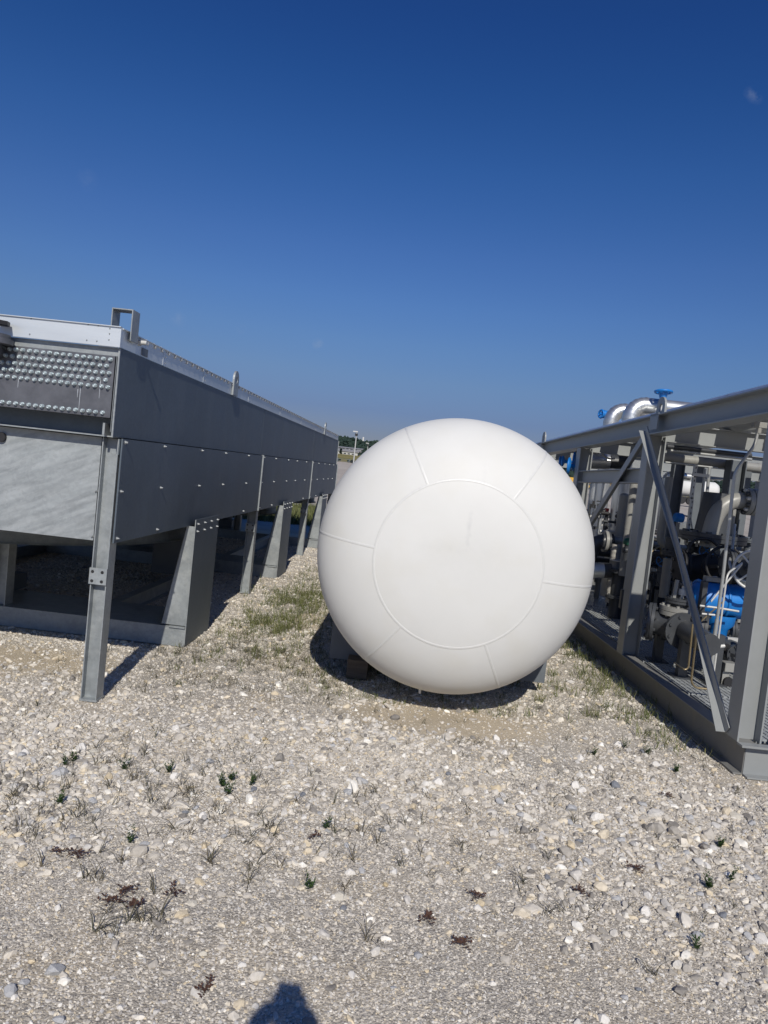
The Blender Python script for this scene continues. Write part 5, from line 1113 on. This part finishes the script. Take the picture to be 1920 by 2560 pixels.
def mk_leafy(x, y, rr):
    vs, fs, tt = [], [], []; z = terrain(x, y)
    for st in range(rr.randint(4, 7)):
        a = rr.uniform(0, 6.28); tip = Vector((cos(a) * rr.uniform(.01, .035), sin(a) * rr.uniform(.01, .035), rr.uniform(.035, .075)))
        for k in range(16):
            t_ = (k + 1) / 16; b_ = tip * t_; a2 = rr.uniform(0, 6.28); l_ = rr.uniform(.012, .024) * (1.2 - t_ * .6); d = Vector((cos(a2), sin(a2), rr.uniform(.2, 1))).normalized() * l_; s = Vector((-sin(a2), cos(a2), 0)) * l_ * .2
            o = len(vs); P = [b_, b_ + d * .5 + s, b_ + d, b_ + d * .5 - s]; tv = rr.random()
            for q in P: vs.append((x + q.x, y + q.y, z + q.z)); tt.append(tv)
            fs.append((o, o + 1, o + 2, o + 3))
    return vs, fs, tt
def mk_tuft(x, y, rr): return blades([(x, y)], (8, 15), .04, .115, .0034, .010, 1.05, rr=rr)
def mk_red(x, y, rr):
    vs, fs, tt = [], [], []; z = terrain(x, y) + .012
    for st in range(rr.randint(5, 8)):
        a = rr.uniform(0, 6.28); L_ = rr.uniform(.025, .05)
        for k in range(11):
            t_ = k / 10 * L_; b_ = Vector((cos(a) * t_, sin(a) * t_, .006 * rr.random())); a2 = a + rr.choice([-1.1, 1.1]) + rr.gauss(0, .3); l_ = rr.uniform(.008, .015); d = Vector((cos(a2), sin(a2), rr.uniform(0, .5))) * l_; s = Vector((-sin(a2), cos(a2), 0)) * l_ * .3
            o = len(vs); tv = rr.random()
            for q in (b_, b_ + d * .5 + s, b_ + d, b_ + d * .5 - s): vs.append((x + q.x, y + q.y, z + q.z)); tt.append(tv)
            fs.append((o, o + 1, o + 2, o + 3))
    return vs, fs, tt
weed_things(leafy, 'leafy_weed', 'small bright green leafy weed', 'weed', mk_leafy, 'leafy', 'green weeds in the gravel')
weed_things(tufts, 'grass_tuft', 'dark thin bladed grass tuft', 'grass tuft', mk_tuft, 'tuft', 'dry grass tufts in the gravel')
weed_things(reds, 'red_weed', 'flat reddish brown spreading weed', 'weed', mk_red, 'redweed', 'reddish weeds flat on the gravel')

# ------------------------------------------------------------------ the photographer (only the shadow falls into the picture)
person = thing('person', 'person holding up a phone whose shadow falls at the bottom of the gravel', 'person', (.045, -.48, 0))
def skinned(name, nodes, edges, m_, parent, sub=1):
    me = bpy.data.meshes.new(name); me.from_pydata([q[0] for q in nodes], edges, []); me.materials.append(MT[m_]); o = bpy.data.objects.new(name, me); COL.objects.link(o); o.parent = parent
    md = o.modifiers.new('skin', 'SKIN'); md.use_smooth_shade = True
    for i, q in enumerate(nodes):
        sv = me.skin_vertices[0].data[i]; r = q[1]; sv.radius = (r, r) if not isinstance(r, tuple) else r; sv.use_root = (i == 0)
    s = o.modifiers.new('sub', 'SUBSURF'); s.levels = sub; s.render_levels = sub; return o
nd = [((0, 0, .92), (.15, .11)), ((0, .0, 1.12), (.14, .10)), ((0, .0, 1.34), (.16, .10)), ((0, .01, 1.45), .055), ((0, .02, 1.53), .075), ((0, .03, 1.62), .085), ((0, .02, 1.69), .055),
      ((-.19, 0, 1.38), .06), ((-.26, .16, 1.22), .042), ((-.110, .43, 1.53), .034), ((.19, 0, 1.38), .06), ((.26, .16, 1.22), .042), ((.060, .43, 1.53), .03),
      ((-.1, 0, .84), .09), ((-.12, .02, .48), .06), ((-.13, 0, .1), .04), ((-.13, .14, .05), .04), ((.1, 0, .84), .09), ((.12, .02, .48), .06), ((.13, 0, .1), .04), ((.13, .14, .05), .04)]
ed = [(0, 1), (1, 2), (2, 3), (3, 4), (4, 5), (5, 6), (2, 7), (7, 8), (8, 9), (2, 10), (10, 11), (11, 12), (0, 13), (13, 14), (14, 15), (15, 16), (0, 17), (17, 18), (18, 19), (19, 20)]
skinned('body', nd, ed, 'cloth', person)
MB().lathe((0, .02, 1.64), (0, 0, 1), [(0, .098), (.04, .092), (.08, .06), (.10, .001)], 20).build('hair', 'black', person, local=True)
for s in (-1, 1):
    wx = (.078 if s < 0 else .042) * s
    skinned('hand', [((wx * 1.5, .43, 1.54), .034), ((wx * 1.1, .445, 1.60), .034), ((wx * .75, .45, 1.645), .024)], [(0, 1), (1, 2)], 'skin', person)
    for k in range(4):
        z = 1.60 + k * .024; skinned('finger', [((wx * .9, .448, z - .01), .011), ((wx * .55, .438, z + .012), .0095), ((wx * .2, .438, z + .018 - .002 * k), .008)], [(0, 1), (1, 2)], 'skin', person)
    skinned('finger', [((wx * .95, .455, 1.59), .013), ((wx * .7, .468, 1.625), .011), ((wx * .4, .468, 1.65), .010)], [(0, 1), (1, 2)], 'skin', person)
ph = MB().box(-.012, .066, -.030, -.022, 1.56, 1.712).build('phone', 'black', None, loc=(.027, -.026, 1.61), bevel=.003); tag(ph, 'dark phone held upright in both hands of the photographer', 'phone')
